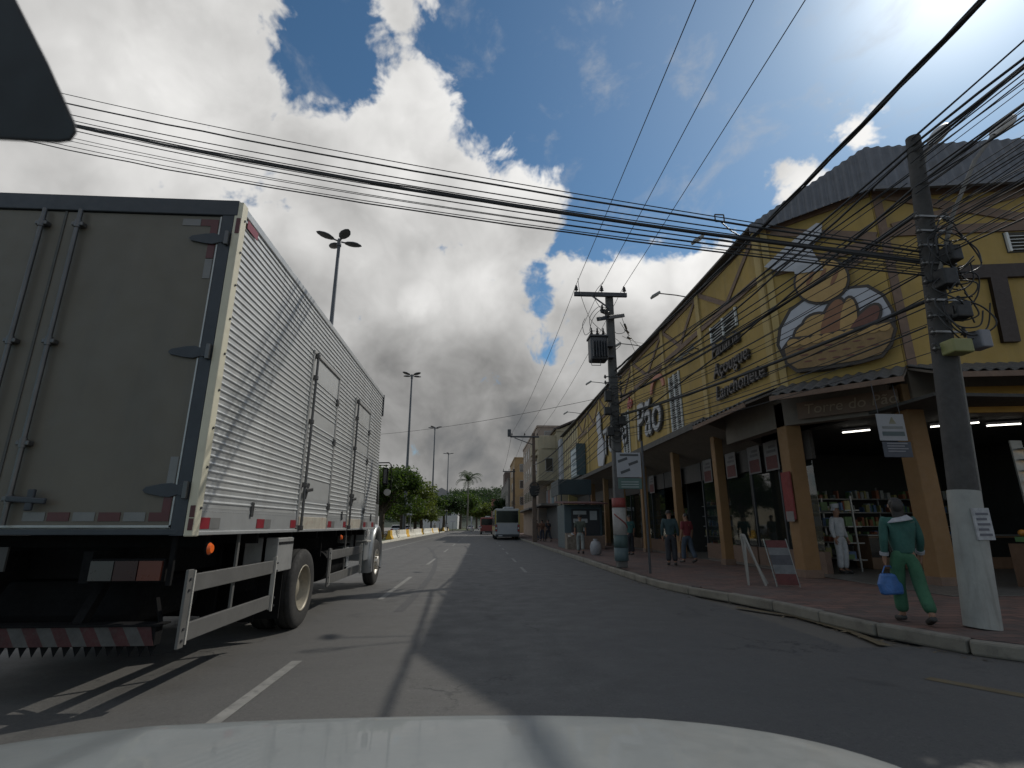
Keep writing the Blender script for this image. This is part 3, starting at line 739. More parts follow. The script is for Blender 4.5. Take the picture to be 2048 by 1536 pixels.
# corrugated zinc parapet over the corner
def corr(P0, P1, Q0, Q1, n, amp, nv, name):
    """sheet between the lower line P0-P1 and the upper line Q0-Q1, waves along it"""
    d = (P1-P0).normalized(); nn = Vector((d.y,-d.x,0))
    def fn(u, v):
        return P0.lerp(P1,u).lerp(Q0.lerp(Q1,u), v) + nn*(amp*math.sin(u*n*2*math.pi))
    mb = MB(); mb.grid(fn, n*6, nv); mb.grid(lambda u,v: fn(u,v)-nn*.02, n*6, nv)
    return mb.build(name, METR, bak)
up = lambda P, z, o=(0,0): Vector((P.x+o[0], P.y+o[1], z))
LA, LB, LC = up(A,ZT-.22,(-.30,-.05)), up(B,ZT-.20,(-.16,-.28)), up(C,ZT-.20,(0,-.3))
corr(LA, LB, up(A,ZT+.10,(-.27,-.02)), up(B,11.02,(.05,-.05)), 16, .03, 2, 'roof_sheet')
corr(LB, LC, up(B,11.02,(.05,-.05)), up(C,11.02,(0,-.05)), 46, .03, 2, 'roof_sheet')
MB().add([LA, LB, up(B,ZT-.02), up(A,ZT-.02)], [(0,1,2,3)]).build('eave_soffit', BRN, bak)
MB().add([LB, LC, up(C,ZT-.02), up(B,ZT-.02)], [(0,1,2,3)]).build('eave_soffit', BRN, bak)
MB().bar(up(B,ZT-.24,(-.16,-.33)), up(C,ZT-.24,(0,-.35)), .10,.10).build('gutter', METR, bak)
# pilasters along the street side
posts = [0.07, 4.35, 8.25, 12.9, 16.9, 20.9, 24.9, 28.9]
for u in posts: MB().box((7.93,13+u-.07,ZB-.02),(8.0,13+u+.23,ZT)).build('pilaster', YELP, bak)
for F, u in ((FAB,.02),):
    MB().prism([pt(F,u+.02,ZB,.05),pt(F,u+.20,ZB,.05),pt(F,u+.20,ZT,.05),pt(F,u+.02,ZT,.05)], F[2]*-.05).build('pilaster', YELP, bak)
# half-timber strips: street side
for a, b in zip(posts, posts[1:]):
    a += .24; b -= .08
    bar2(FL, a, 8.32, b, 8.32, .20, .0, .05, BRN, 'timber')
    bar2(FL, a, 9.70, b, 9.70, .16, .0, .045, BRN, 'timber')
    bar2(FL, a+.05, 9.62, (a+b)/2, 8.42, .16, .0, .04, BRN, 'timber')
    bar2(FL, b-.05, 9.62, (a+b)/2, 8.42, .16, .0, .043, BRN, 'timber')
for k in range(9):
    MB().box((7.97,42.0+k*1.02,ZB),(8.0,42.05+k*1.02,ZT)).build('batten', BRN, bak)
for z in (6.55,8.15): MB().box((7.975,42,z-.02),(8.0,50.2,z+.04)).build('batten', BRN, bak)
# half-timber on the corner faces
def tp(F, x0, y0, x1, y1, w, o=.05):
    a = uv(F,x0,y0); b = uv(F,x1,y1); return bar2(F, a[0], a[1], b[0], b[1], w, 0, o, BRN, 'timber')
bar2(FAB, .3, 8.28, 2.72, 8.28, .24, 0, .05, BRN, 'timber')
bar2(FAB, .35, 9.55, 2.7, 8.42, .22, 0, .045, BRN, 'timber')
bar2(FAB, 2.65, 8.15, .95, 7.35, .22, 0, .043, BRN, 'timber')
bar2(FAB, .2, 9.66, 2.72, 9.66, .2, 0, .047, BRN, 'timber')
bar2(FBC, .05, 8.50, 11.9, 8.50, .24, 0, .05, BRN, 'timber')
bar2(FBC, .05, 9.64, 11.9, 9.64, .24, 0, .047, BRN, 'timber')
for i in range(3):
    u = .35+i*3.9
    bar2(FBC, u, 8.62, u+3.5, 9.55, .24, 0, .045, BRN, 'timber'); bar2(FBC, u, 9.55, u+3.5, 8.62, .24, 0, .042, BRN, 'timber')
for u in (.12, 4.05, 7.95): bar2(FBC, u, ZB, u, 9.6, .2, 0, .04, BRN, 'timber')
# white louvres
SLAT = mat('white_slat', (.60,.60,.58), .6, var=.1)
def louvre(F, u0, u1, z0, z1, pitch, parts=2):
    w = thing('louvre_window', None, None); w.parent = bak; w.matrix_parent_inverse = parent_world(bak).inverted()
    MB().prism([pt(F,u0-.05,z0-.05,.003),pt(F,u1+.05,z0-.05,.003),pt(F,u1+.05,z1+.05,.003),pt(F,u0-.05,z1+.05,.003)], F[2]*.012).build('louvre_back', mat('louvre_dark', (.05,.045,.035), .8), w)
    src = None; z = z0
    while z < z1-.02:
        p = pt(F,(u0+u1)/2,z+pitch*.3,.04)
        o = MB().obox(p, F[1]*((u1-u0)/2), F[2]*.022+Vector((0,0,-.012)), Vector((0,0,.008))).build('slat', SLAT, w)
        z += pitch
    for u in ([u0,u1] + ([(u0+u1)/2] if parts > 1 else [])):
        MB().prism([pt(F,u-.03,z0-.03,.015),pt(F,u+.03,z0-.03,.015),pt(F,u+.03,z1+.03,.015),pt(F,u-.03,z1+.03,.015)], F[2]*.06).build('frame', SLAT, w)
louvre(FL, 6.75, 7.85, 5.15, 7.45, .085); louvre(FL, 1.75, 3.55, 7.50, 8.05, .095); louvre(FBC, 2.9, 4.6, 7.85, 8.3, .09, 1)
louvre(FL, 14.2, 15.3, 5.15, 7.45, .12)
# floodlights over the louvre and arm lamps on the eave: lamps of their own
def floodlight(F, u, z, lab):
    r = thing('floodlight', lab, 'lamp', pt(F,u,z,.1), 0, 'floodlights on the bakery wall')
    MB().bar(pt(F,u,z,0), pt(F,u,z+.05,.22), .03,.03).build('bracket', STEEL, r)
    MB().obox(pt(F,u,z-.02,.30), F[1]*.13, F[2]*.10+Vector((0,0,-.05)), Vector((0,0,.05))+F[2]*.03).build('lamp_head', mat('lamp_grey', (.25,.25,.24), .5), r, .02)
for i, u in enumerate((4.75, 5.35, 5.95)): floodlight(FL, u, 7.72, 'small floodlight above the wall bracket, %s from the lettering' % ('first','second','third')[i])
def arm_lamp(y, lab, L=1.5, z=9.95):
    r = thing('arm_lamp', lab, 'lamp', (7.9,y,z), 0, 'arm lamps along the bakery eave')
    MB().tube([(8.0,y,z-.1),(7.4,y,z+.0),(8-L,y,z+.06)], .022, 6).build('arm', STEEL, r)
    MB().obox((8-L-.12,y,z-.02), Vector((.16,0,.10)), Vector((0,.13,0)), Vector((-.02,0,.04))).build('lamp_head', mat('lamp_grey', (.25,.25,.24), .5), r, .02)
for y, lab in ((13.9,'arm lamp on the eave right above the bakery corner'),(17.9,'arm lamp on the bakery eave, second from the corner'),(23.6,'arm lamp on the eave just right of the transformer pole'),(30.6,'arm lamp on the eave just left of the transformer pole'),(39.5,'arm lamp on the eave farthest from the corner')):
    arm_lamp(y, lab, 1.3)
# square mesh lamp frame standing up on the corner roof
r = thing('roof_floodlight', 'small square floodlight on a bent arm above the bakery eave', 'lamp', (7.8,13.6,9.9))
p0 = Vector((7.9,13.6,9.85)); p1 = Vector((7.15,13.5,10.35))
MB().tube([p0,(7.5,13.55,10.05),p1],.02,6).build('arm', STEEL, r)
fr = MB(); 
for a,b in (((-.2,-.12),(.2,-.12)),((-.2,.12),(.2,.12)),((-.2,-.12),(-.2,.12)),((.2,-.12),(.2,.12))): fr.bar(p1+Vector((a[0]*.7,0,a[1]+.1)), p1+Vector((b[0]*.7,0,b[1]+.1)), .03,.03)
fr.build('frame', STEEL, r)

# ---- tiled awning round the corner, every tile a piece
tile_src = None
def tile_mesh():
    mb = MB(); n = 7
    def fn(u, v):
        x = (u-.5)*.25; return Vector((x, (v-.5)*.42, .028*math.sin(u*2*math.pi)+.004))
    mb.grid(fn, n, 1); mb.grid(lambda u,v: fn(u,v)-Vector((0,0,.014)), n, 1)
    for v in (0,1):
        mb.add([fn(i/n,v) for i in range(n+1)]+[fn(i/n,v)-Vector((0,0,.014)) for i in range(n+1)], [(i,i+1,n+2+i,n+1+i) for i in range(n)])
    me = mb.mesh('roof_tile'); me.materials.append(TILE); return me
TM = tile_mesh()
awn = thing('tiled_awning', None, None); awn.parent = bak; awn.matrix_parent_inverse = parent_world(bak).inverted()
def awning(P, Q, nrm, rows=3, drop=.42, depth=1.05, z0=ZB+.0):
    d = Q-P; L = d.length; d.normalize(); n = int(L/.243)
    slope = Vector((nrm.x*depth, nrm.y*depth, -drop)); sl = slope.length; s = slope.normalized(); up_ = d.cross(s).normalized()
    if up_.z < 0: up_ = -up_
    for i in range(n):
        for r_ in range(rows):
            c = P + d*((i+.5)*L/n) + s*(sl*(r_+.5)/rows) + Vector((0,0,z0)) + up_*(.045+.012*(rows-1-r_)*0)
            y = -s if d.cross(-s).dot(up_) > 0 else s
            M = Matrix((d, (y + up_*(.05 if y.dot(s)<0 else -.05)).normalized(), up_)).transposed().to_4x4(); M.translation = c
            o = bpy.data.objects.new('roof_tile', TM); COL.objects.link(o); o.parent = awn; o.matrix_parent_inverse = parent_world(awn).inverted()
            o.matrix_basis = M @ Matrix.Rotation(random.uniform(-.02,.02),4,'Z')
    a = P+Vector((0,0,z0)); b = Q+Vector((0,0,z0))
    MB().prism([a, b, b+slope, a+slope], up_*-.05).build('awning_deck', SOF, awn)
    MB().bar(a+slope+Vector((0,0,-.06)), b+slope+Vector((0,0,-.06)), .05,.12).build('fascia_board', BRN, awn)
nL = Vector((-1,0,0))
awning(Vector((8.0,16.4,0)), A, nL); awning(A, B, FAB[2]); awning(B, C, FBC[2])
# plain soffit / marquee along the rest of the street side
MB().prism([(8.0,16.4,ZB-.02),(7.35,16.4,ZB-.12),(7.35,16.4,ZB-.30),(9.2,16.4,3.95),(9.2,16.4,ZB-.02)], (0,33.8,0)).build('marquee', SOF, bak)
MB().box((7.30,16.4,ZB-.33),(7.36,50.2,ZB-.10)).build('marquee_fascia', mat('fascia_dark', (.06,.055,.05), .7, var=.2, dirt=.3), bak)
# lintel beams under the awning
MB().prism([(8.02,16.4,3.95),(8.02,13.05,3.95),(9.6,11.35,3.95),(9.85,11.5,3.95),(8.36,13.1,3.95),(8.36,16.4,3.95)], (0,0,ZB-3.95)).build('lintel', SOF, bak)
MB().prism([pt(FBC,.0,4.15),pt(FBC,12.1,4.15),pt(FBC,12.1,ZB),pt(FBC,0,ZB)], FBC[2]*-.3).build('lintel', SOF, bak)
# ---- ground floor: columns, glass, interior
for (x,y,w) in ((8.02,13.05,.42),(9.75,11.08,.42),(8.05,17.4,.30),(8.05,21.4,.30),(8.05,25.9,.30),(8.05,30,.30),(8.05,34,.3),(8.05,38,.3)):
    c = MB().box((x,y,.15),(x+w,y+w,4.6)).build('column', ORCOL, bak, .02)
    MB().box((x-.03,y-.03,.15),(x+w+.03,y+w+.03,.34)).build('plinth', BRN, c, .01)
GX = 9.2
for i,(y0,y1) in enumerate(((13.9,17.3),(17.4,21.3),(21.4,25.8),(25.9,29.9),(30,33.9),(34,37.9),(38,42),(42,46),(46,49.8))):
    w = thing('shop_window', None, None); w.parent = bak; w.matrix_parent_inverse = parent_world(bak).inverted()
    if i not in (2,5):
        n = 2
        for k in range(n):
            a = y0+(y1-y0)*k/n; b = y0+(y1-y0)*(k+1)/n
            MB().box((GX,a+.05,.75),(GX+.012,b-.05,3.15)).build('pane', SHOPG, w)
            MB().box((GX-.03,b-.05,.35),(GX+.05,b+.02,3.2)).build('frame', STEEL, w)
        MB().box((GX-.06,y0,.15),(GX+.10,y1,.72)).build('stall_riser', mat('riser_tile', (.14,.085,.06), .5, var=.2, vs=4), w)
    MB().box((GX,y0,3.2),(GX+.1,y1,4.0)).build('transom_panel', mat('transom_dark', (.07,.06,.055), .7), w)
MB().box((8.6,9.6,.155),(23.9,49.8,.17)).build('shop_floor', mat('shop_floor_tile', (.12,.115,.105), .4, var=.15, vs=2), bak)
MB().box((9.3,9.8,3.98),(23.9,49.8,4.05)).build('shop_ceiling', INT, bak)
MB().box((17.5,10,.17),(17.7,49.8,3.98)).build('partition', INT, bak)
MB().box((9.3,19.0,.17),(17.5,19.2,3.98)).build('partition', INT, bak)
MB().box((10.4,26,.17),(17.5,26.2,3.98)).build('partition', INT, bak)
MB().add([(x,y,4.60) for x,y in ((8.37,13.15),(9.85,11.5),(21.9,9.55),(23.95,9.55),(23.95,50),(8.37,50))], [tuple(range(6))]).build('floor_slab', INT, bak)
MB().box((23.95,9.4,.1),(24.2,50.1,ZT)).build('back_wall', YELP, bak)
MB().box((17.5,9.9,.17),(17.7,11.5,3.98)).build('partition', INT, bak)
# counter with racks inside the door
RACK = mat('rack_steel', (.28,.28,.27), .4, .6)
ct = thing('bread_counter', 'glass-fronted counter standing inside the open bakery door', 'counter', (13,15.6,.17))
MB().box((11.4,15.2,.17),(16.5,15.9,1.1)).build('counter_body', mat('counter_wood', (.16,.09,.05), .5, var=.2, vs=6), ct, .02)
MB().box((11.35,15.15,1.1),(16.55,15.95,1.14)).build('counter_top', RACK, ct, .01)
MB().box((11.4,15.19,.5),(16.5,15.195,1.05)).build('front_glass', SHOPG, ct)
# stocked shelves inside, seen through the windows and the door
def stocked(name, lab, P, d, L, zs, seed):
    r = thing(name, lab, 'shelf', P, 0, 'stocked shelves in the bakery'); rnd = random.Random(seed); nrm = Vector((d.y,-d.x,0))
    for k,z in enumerate(zs): MB().bar(P+Vector((0,0,z)), P+d*L+Vector((0,0,z)), .42,.03).build('shelf_board', RACK, r)
    for u in (0,L/2,L): MB().bar(P+d*u, P+d*u+Vector((0,0,zs[-1]+.4)), .04,.04).build('upright', RACK, r)
    for ci,c in enumerate(((.30,.10,.05),(.35,.30,.12),(.10,.16,.28),(.32,.31,.29),(.12,.2,.08))):
        mb = MB()
        for z in zs:
            u = rnd.uniform(.05,.3)
            while u < L-.15:
                w = rnd.uniform(.05,.13); h = rnd.uniform(.12,.30)
                if rnd.randint(0,4) == ci: mb.obox(P+d*(u+w/2)+nrm*rnd.uniform(-.06,.06)+Vector((0,0,z+.015+h/2)), d*(w/2*.9), nrm*.10, Vector((0,0,h/2)))
                u += w*rnd.uniform(1.0,1.5)
        if mb.v: o = mb.build('packets', mat('packet_%d'%ci, c, .5, var=.2, vs=9), r); o['kind'] = 'stuff'
stocked('stocked_shelf','stocked shelves deep inside the corner door', Vector((11.0,17.6,.17)), Vector((1,0,0)), 5.5, (.3,.75,1.2,1.65,2.1), 1)
stocked('stocked_shelf','stocked shelves behind the window nearest the corner column', Vector((10.6,14.6,.17)), Vector((0,1,0)), 2.6, (.3,.75,1.2,1.65), 2)
stocked('stocked_shelf','stocked shelves behind the second window from the corner column', Vector((10.8,19.4,.17)), Vector((0,1,0)), 5.5, (.3,.75,1.2,1.65,2.1), 3)
stocked('stocked_shelf','stocked shelves behind the far bakery windows', Vector((10.8,26.4,.17)), Vector((0,1,0)), 9, (.3,.8,1.3,1.8), 4)
# tube lamps
TUBE = emit_mat('lit_tube', (1.0,.96,.85), 6.0)
for i,((xa,ya),(xb,yb)) in enumerate((((9.9,13.5),(10.35,13.05)),((10.7,13.1),(11.3,12.5)),((11.6,12.55),(12.3,11.9)),((12.9,12.3),(13.5,12.0)))):
    r = thing('tube_lamp', 'lit white ceiling tube inside the bakery door, %s from the corner column' % ('first','second','third','fourth')[i], 'lamp', (xa,ya,3.9), 0, 'ceiling tubes in the bakery')
    MB().bar((xa,ya,3.86),(xb,yb,3.86),.05,.025).build('tube', TUBE, r); MB().bar((xa,ya,3.91),(xb,yb,3.91),.10,.06).build('fitting', WHITE, r)
# warm shelf lights seen right of the near pole
WARM = emit_mat('warm_strip', (1.0,.62,.25), 3.5)
sh = thing('lit_shelf', 'stack of shelves with warm light strips inside the side-street shop front', 'shelf', (13.2,11.9,.17))
sp = Vector((13.0,11.8,0)); sd = Vector((.99,-.1,0))
for k in range(5):
    z = 2.15+k*.26
    MB().bar(sp+Vector((0,0,z)), sp+sd*1.6+Vector((0,0,z)), .35,.03).build('shelf_board', RACK, sh)
    MB().bar(sp+sd*.1+Vector((-.02,-.18,z-.03)), sp+sd*1.4+Vector((-.02,-.18,z-.03)), .015,.012).build('light_strip', WARM, sh)
for u in (0,1.6): MB().bar(sp+sd*u+Vector((0,0,.17)), sp+sd*u+Vector((0,0,3.4)), .04,.3).build('upright', RACK, sh)
# produce stall in the side-street opening
ps = thing('produce_stall', 'greengrocer stall with a green front in the side-street shop opening', 'stall', (12.4,10.6,.17))
q0 = Vector((11.2,10.55,0)); qd = FBC[1]
MB().bar(q0+Vector((0,0,.6)), q0+qd*3.4+Vector((0,0,.6)), .7,.86).build('stall_front', mat('stall_brown', (.15,.085,.05), .7, var=.25, vs=3), ps)
MB().bar(q0+FBC[2]*.37+Vector((0,0,1.18)), q0+qd*3.4+FBC[2]*.37+Vector((0,0,1.18)), .03,.30).build('green_band', mat('stall_green', (.10,.20,.05), .6, var=.3, vs=6), ps)
FR = [mat('fruit_orange', (.45,.18,.02), .5), mat('fruit_green', (.12,.25,.03), .5), mat('fruit_red', (.35,.04,.02), .5)]
CRT = mat('crate_plastic', (.10,.22,.08), .6)
for k in range(4):
    c0 = q0+qd*(.45+k*.82)+Vector((0,0,1.06))
    r = thing('fruit_crate', 'crate of %s on the produce stall, %s from the corner column' % (('oranges','limes','apples','oranges')[k], ('first','second','third','fourth')[k]), 'crate', c0, 0, 'crates on the produce stall')
    m_ = MB(); m_.obox(c0+Vector((0,0,.06)), qd*.36, FBC[2]*.26, Vector((0,0,.05))); m_.build('crate_box', CRT, r)
    fm = MB()
    for i in range(5):
        for j in range(3): fm.sphere(c0+qd*(-.28+.14*i)+FBC[2]*(-.15+.15*j)+Vector((0,0,.15+random.uniform(0,.04))), .07, 8, 5)
    fm.build('fruit', FR[(0,1,2,0)[k]], r)
# orange fascia board over the side-street opening
MB().prism([pt(FBC,.55,3.85,.02),pt(FBC,8,3.85,.02),pt(FBC,8,4.45,.02),pt(FBC,.55,4.45,.02)], FBC[2]*.06).build('fascia_sign_board', mat('fascia_orange', (.50,.27,.05), .6, var=.15, vs=2), bak)

# ------------------------------------------------------------------ lettering and signs
def text(s, size, P, d, upv, m, par, ext=.03, shear=0.0, name='lettering', align='LEFT', bold=0.0):
    cu = bpy.data.curves.new(name, 'FONT'); cu.body = s; cu.size = size; cu.extrude = ext; cu.shear = shear; cu.align_x = align
    cu.offset = bold; cu.resolution_u = 3
    tmp = bpy.data.objects.new('tmp', cu); COL.objects.link(tmp)
    bpy.context.view_layer.update()
    me = bpy.data.meshes.new_from_object(tmp.evaluated_get(bpy.context.evaluated_depsgraph_get()))
    bpy.data.objects.remove(tmp); bpy.data.curves.remove(cu)
    me.materials.clear(); me.materials.append(m)
    d = d.normalized(); upv = upv.normalized(); n = d.cross(upv)
    M = Matrix((d, upv, n)).transposed().to_4x4(); M.translation = P
    me.transform(M)
    return link(bpy.data.objects.new(name, me), par)
Z = Vector((0,0,1)); DL = Vector((0,-1,0))
for i,(w, z) in enumerate((('Padaria',6.92),('A\u00e7ougue',6.22),('Lanchonete',5.45))):
    r = thing('wall_word', 'raised dark word %s on the yellow bakery wall' % w, 'sign', (7.95,15.5,z), 0, 'raised words on the bakery wall')
    text(w, .66, Vector((7.93,16.55,z)), DL, Z, LETT, r, .035, .18, bold=.012)
    text(w, .66, Vector((7.88,16.56,z+.012)), DL, Z, mat('letter_face', (.075,.062,.058), .5), r, .004, .18)
r = thing('shop_sign', 'large pale shop name on the street wall beside the transformer pole', 'sign', (7.9,26,5.3))
for dx, m_, e, b_ in ((0.0, LETT, .03, .07),(.06, LETW, .02, .0)):
    text('Torre', 2.3, Vector((7.93-dx,33.0,5.75)), DL, Z, m_, r, e, .12, bold=b_)
    text('P\u00e3o', 2.5, Vector((7.93-dx,25.6,5.55)), DL, Z, m_, r, e, .12, bold=b_)
text('do', .8, Vector((7.86,26.9,7.45)), DL, Z, LETR, r, .03, .15, bold=.03)
pe = MB(); 
for i in range(15):
    a0 = math.pi*i/15; a1 = math.pi*(i+1)/15
    pe.prism([(7.93,22.2+.95*math.cos(a0),7.3+.75*math.sin(a0)),(7.93,22.2+.95*math.cos(a1),7.3+.75*math.sin(a1)),(7.93,22.2+.7*math.cos(a1),7.3+.5*math.sin(a1)),(7.93,22.2+.7*math.cos(a0),7.3+.5*math.sin(a0))],(-.06,0,0))
pe.build('loaf_arc', mat('loaf_pink', (.42,.16,.10), .6), r)
r = thing('corner_shop_sign', 'very large brown shop name on the side-street face of the bakery', 'sign', pt(FBC,2,6,.1))
a = uv(FBC,1915,690)
text('Torre do P\u00e3o', 2.75, pt(FBC,1.52,5.55,.05), FBC[1], Z, mat('brown_letter', (.032,.02,.016), .6), r, .05, .05, bold=.05)
r = thing('door_sign', 'faded brown name board over the open corner door', 'sign', pt(FAB,1.4,4.3,.05))
MB().prism([pt(FAB,.35,4.05,.06),pt(FAB,2.5,4.05,.06),pt(FAB,2.5,4.48,.06),pt(FAB,.35,4.48,.06)], FAB[2]*.03).build('board', mat('door_board', (.14,.09,.06), .7), r)
text('Torre do P\u00e3o', .36, pt(FAB,.5,4.16,.095), FAB[1], Z, mat('door_letter', (.26,.19,.13), .6), r, .008, .15)

# cut-out bread sign on the chamfered corner: white board, bun with a cook's cap, basket of loaves
r = thing('bread_sign', 'cut-out sign of a bread basket before a white board, under a white cap', 'sign', pt(FAB,1.4,6.5,.1))
def cut(poly, o0, o1, m, name, par=None):
    P = [uv(FAB, x, y) for x, y in poly]
    return MB().prism([pt(FAB,u,z,o0) for u,z in P], FAB[2]*(o1-o0)).build(name, m, par or r)
def ell(cx, cy, rx, ry, rot=0, n=22):
    c, s = math.cos(rad(rot)), math.sin(rad(rot))
    return [(cx+rx*math.cos(2*math.pi*i/n)*c-ry*math.sin(2*math.pi*i/n)*s, cy+rx*math.cos(2*math.pi*i/n)*s+ry*math.sin(2*math.pi*i/n)*c) for i in range(n)]
CRUST = [mat('crust_brown', (.23,.105,.05), .6, var=.15, vs=5), mat('crust_gold', (.40,.25,.09), .6, var=.15, vs=5), mat('crust_dark', (.15,.06,.04), .6, var=.15, vs=5)]
OUTL = mat('sign_outline', (.05,.038,.03), .6)
cut([(1690,582),(1735,578),(1765,595),(1783,625),(1787,660),(1780,690),(1740,715),(1700,728),(1640,738),(1600,740),(1575,718),(1562,692),(1566,660),(1585,625),(1610,606),(1650,598)], .06,.12, WHITE, 'back_board')
cut(ell(1646,565,57,47,-15), .09,.15, OUTL, 'bun_outline')
cut(ell(1646,565,52,42,-15), .10,.17, CRUST[1], 'bun')
cut([(1690,576),(1738,571),(1770,590),(1790,623),(1794,662),(1786,694),(1743,721),(1702,734),(1640,745),(1598,747),(1570,722),(1555,692),(1559,658),(1580,620),(1608,600),(1650,592)], .03,.10, OUTL, 'board_outline')
for k in (-1,0,1): cut(ell(1648+k*24,556+abs(k)*4,4,17,25), .17,.178, CRUST[0], 'score_mark')
cut([(1533,538),(1560,512),(1600,478),(1636,452),(1647,452),(1646,470),(1632,492),(1626,502),(1640,525),(1645,545),(1600,548),(1560,546)], .13,.19, WHITE, 'cap')
cut([(1590,538),(1645,530),(1650,545),(1594,553)], .17,.20, mat('cap_band', (.40,.40,.42), .6), 'cap_band')
for i,(cx,cy,rx,ry,ro,m_) in enumerate(((1640,652,30,20,-10,1),(1627,676,34,27,-8,1),(1668,648,20,48,18,0),(1700,650,17,50,3,1),(1728,655,18,50,38,2))):
    cut(ell(cx,cy,rx+6,ry+6,ro), .118,.138+.004*i, OUTL, 'loaf_outline'); cut(ell(cx,cy,rx,ry,ro), .13,.155+.004*i, CRUST[m_], 'loaf')
cut([(1568,700),(1584,678),(1640,673),(1700,661),(1752,649),(1786,641),(1797,660),(1788,693),(1769,718),(1722,731),(1650,742),(1597,748),(1574,731)], .14,.19, OUTL, 'basket_outline')
cut([(1574,700),(1588,684),(1640,680),(1700,668),(1750,656),(1782,648),(1790,662),(1782,690),(1765,712),(1720,724),(1650,735),(1600,741),(1580,728)], .15,.21, mat('basket_wicker', (.24,.155,.07), .75, var=.2, vs=8), 'basket')
for k in range(9): cut(ell(1592+k*22.5, 690-k*3.9, 13, 8, -9, 12), .21,.225, CRUST[1], 'basket_rim')
for k in range(16): cut(ell(1605+(k%6)*28+(k//6)*8, 702+(k//6)*12-(k%6)*4, 9, 1.6, -9, 8), .21,.217, CRUST[2], 'weave')
# the smaller pale cut-out beyond the transformer pole
r = thing('pale_cutout_sign', 'narrow white cut-out board on the yellow wall left of the transformer pole', 'sign', (7.9,33.6,7))
MB().prism([(7.9,y,z) for y,z in ((34.3,5.2),(34.5,5.9),(34.3,6.6),(33.9,7.0),(34.0,7.3),(34.35,7.6),(34.3,8.6),(33.7,8.8),(33.3,8.3),(33.35,7.4),(33.1,7.0),(32.7,6.6),(32.6,5.6),(33.0,5.1))], (-.09,0,0)).build('board', WHITE, r, .01)
# teal light box
r = thing('lightbox_sign', 'pale blue light-box sign sticking out of the bakery wall', 'sign', (7.6,41,6))
MB().box((7.25,39.2,5.1),(7.95,39.32,7.5)).build('box_frame', mat('teal_frame', (.05,.085,.10), .5), r)
MB().box((7.55,39.3,5.1),(7.95,43.4,7.5)).build('box_body', mat('teal_frame', (.05,.085,.10), .5), r, .02)
MB().box((7.52,39.5,5.25),(7.55,43.2,7.35)).build('face', mat('pale_blue_face', (.33,.40,.43), .4, var=.12, vs=1), r)
for k in range(4): MB().box((7.512,39.9,5.6+.42*k),(7.52,42.6-.3*(k%2),5.78+.42*k)).build('text_line', mat('face_text', (.10,.16,.20), .5), r)
r = thing('white_end_sign', 'tall white board sign at the far end of the yellow building', 'sign', (7.9,50.8,7))
MB().box((7.7,50.0,5.3),(7.98,51.4,9.6)).build('board', WHITE, r, .01)
for k in range(3): MB().box((7.69,50.2,6.0+1.1*k),(7.7,51.2,6.5+1.1*k)).build('print', mat('print_grey', (.3,.3,.32), .6), r)
# paper price posters in the shop windows
PAP = mat('poster_paper', (.18,.165,.16), .7, var=.15, vs=8, dirt=.3); PR = mat('poster_red', (.11,.03,.028), .7, var=.2, vs=8, dirt=.3)
ords = ('first','second','third','fourth','fifth','sixth','seventh','eighth')
for i, y in enumerate((14.2,15.3,16.35,18.0,19.0,20.0,23.2,27.0)):
    r = thing('price_poster', 'red and white price poster hung in the shop window, %s from the corner column' % ords[i], 'poster', (9.0,y,3.4), 0, 'price posters in the bakery windows')
    MB().box((9.05,y,3.05),(9.06,y+.78,3.95)).build('sheet', PAP, r)
    MB().box((9.044,y+.08,3.1),(9.05,y+.7,3.5)).build('red_panel', PR, r)
    MB().box((9.044,y+.12,3.6),(9.05,y+.62,3.68)).build('print', mat('print_dark', (.1,.09,.09), .7), r); MB().box((9.044,y+.12,3.74),(9.05,y+.5,3.82)).build('print', mat('print_dark', (.1,.09,.09), .7), r)

# ------------------------------------------------------------------ poles and cables
def insul(mb, p, h=.22, r=.07):
    p = Vector(p)
    mb.lathe([(.015,0),(.02,h*.25),(r,h*.3),(r*.5,h*.5),(r*.85,h*.55),(r*.4,h*.78),(r*.6,h*.82),(.02,h),(0.001,h)], p, 'z', 10)
INS = mat('insulator', (.05,.045,.045), .35, var=.2)
def rect_pole(r, x, y, z0, z1, w0, w1, lean=(0,0), m=CONC):
    a = [(x+sx*w0/2, y+sy*w0*.4, z0) for sx,sy in ((-1,-1),(1,-1),(1,1),(-1,1))]
    b = [(x+lean[0]+sx*w1/2, y+lean[1]+sy*w1*.4, z1) for sx,sy in ((-1,-1),(1,-1),(1,1),(-1,1))]
    MB().add(a+b, [(0,3,2,1),(4,5,6,7),(0,1,5,4),(1,2,6,5),(2,3,7,6),(3,0,4,7)]).build('pole_shaft', m, r, .03)
CABLE_N = [0]
def sagline(p, q, sag, n=16):
    p = Vector(p); q = Vector(q)
    return [p.lerp(q, i/n) - Vector((0,0,4*sag*(i/n)*(1-i/n))) for i in range(n+1)]
def cable(p, q, sag, r, lab, grp, n=18, m=BLACKC, name='overhead_cable', wob=0.0):
    pts = sagline(p, q, sag, n)
    if wob: pts = [a + Vector((random.uniform(-wob,wob), 0, random.uniform(-wob,wob))) if 0 < i < n else a for i, a in enumerate(pts)]
    o = MB().tube(pts, r, 5).build(name, m, None, fixn=False); return tag(o, lab, 'cable', grp)
P1 = Vector((4.38, 16.6, 0)); P2 = Vector((4.33, 42.5, 0)); P3 = Vector((4.45, 70.5, 0)); P0 = Vector((6.36, 6.75, 0))
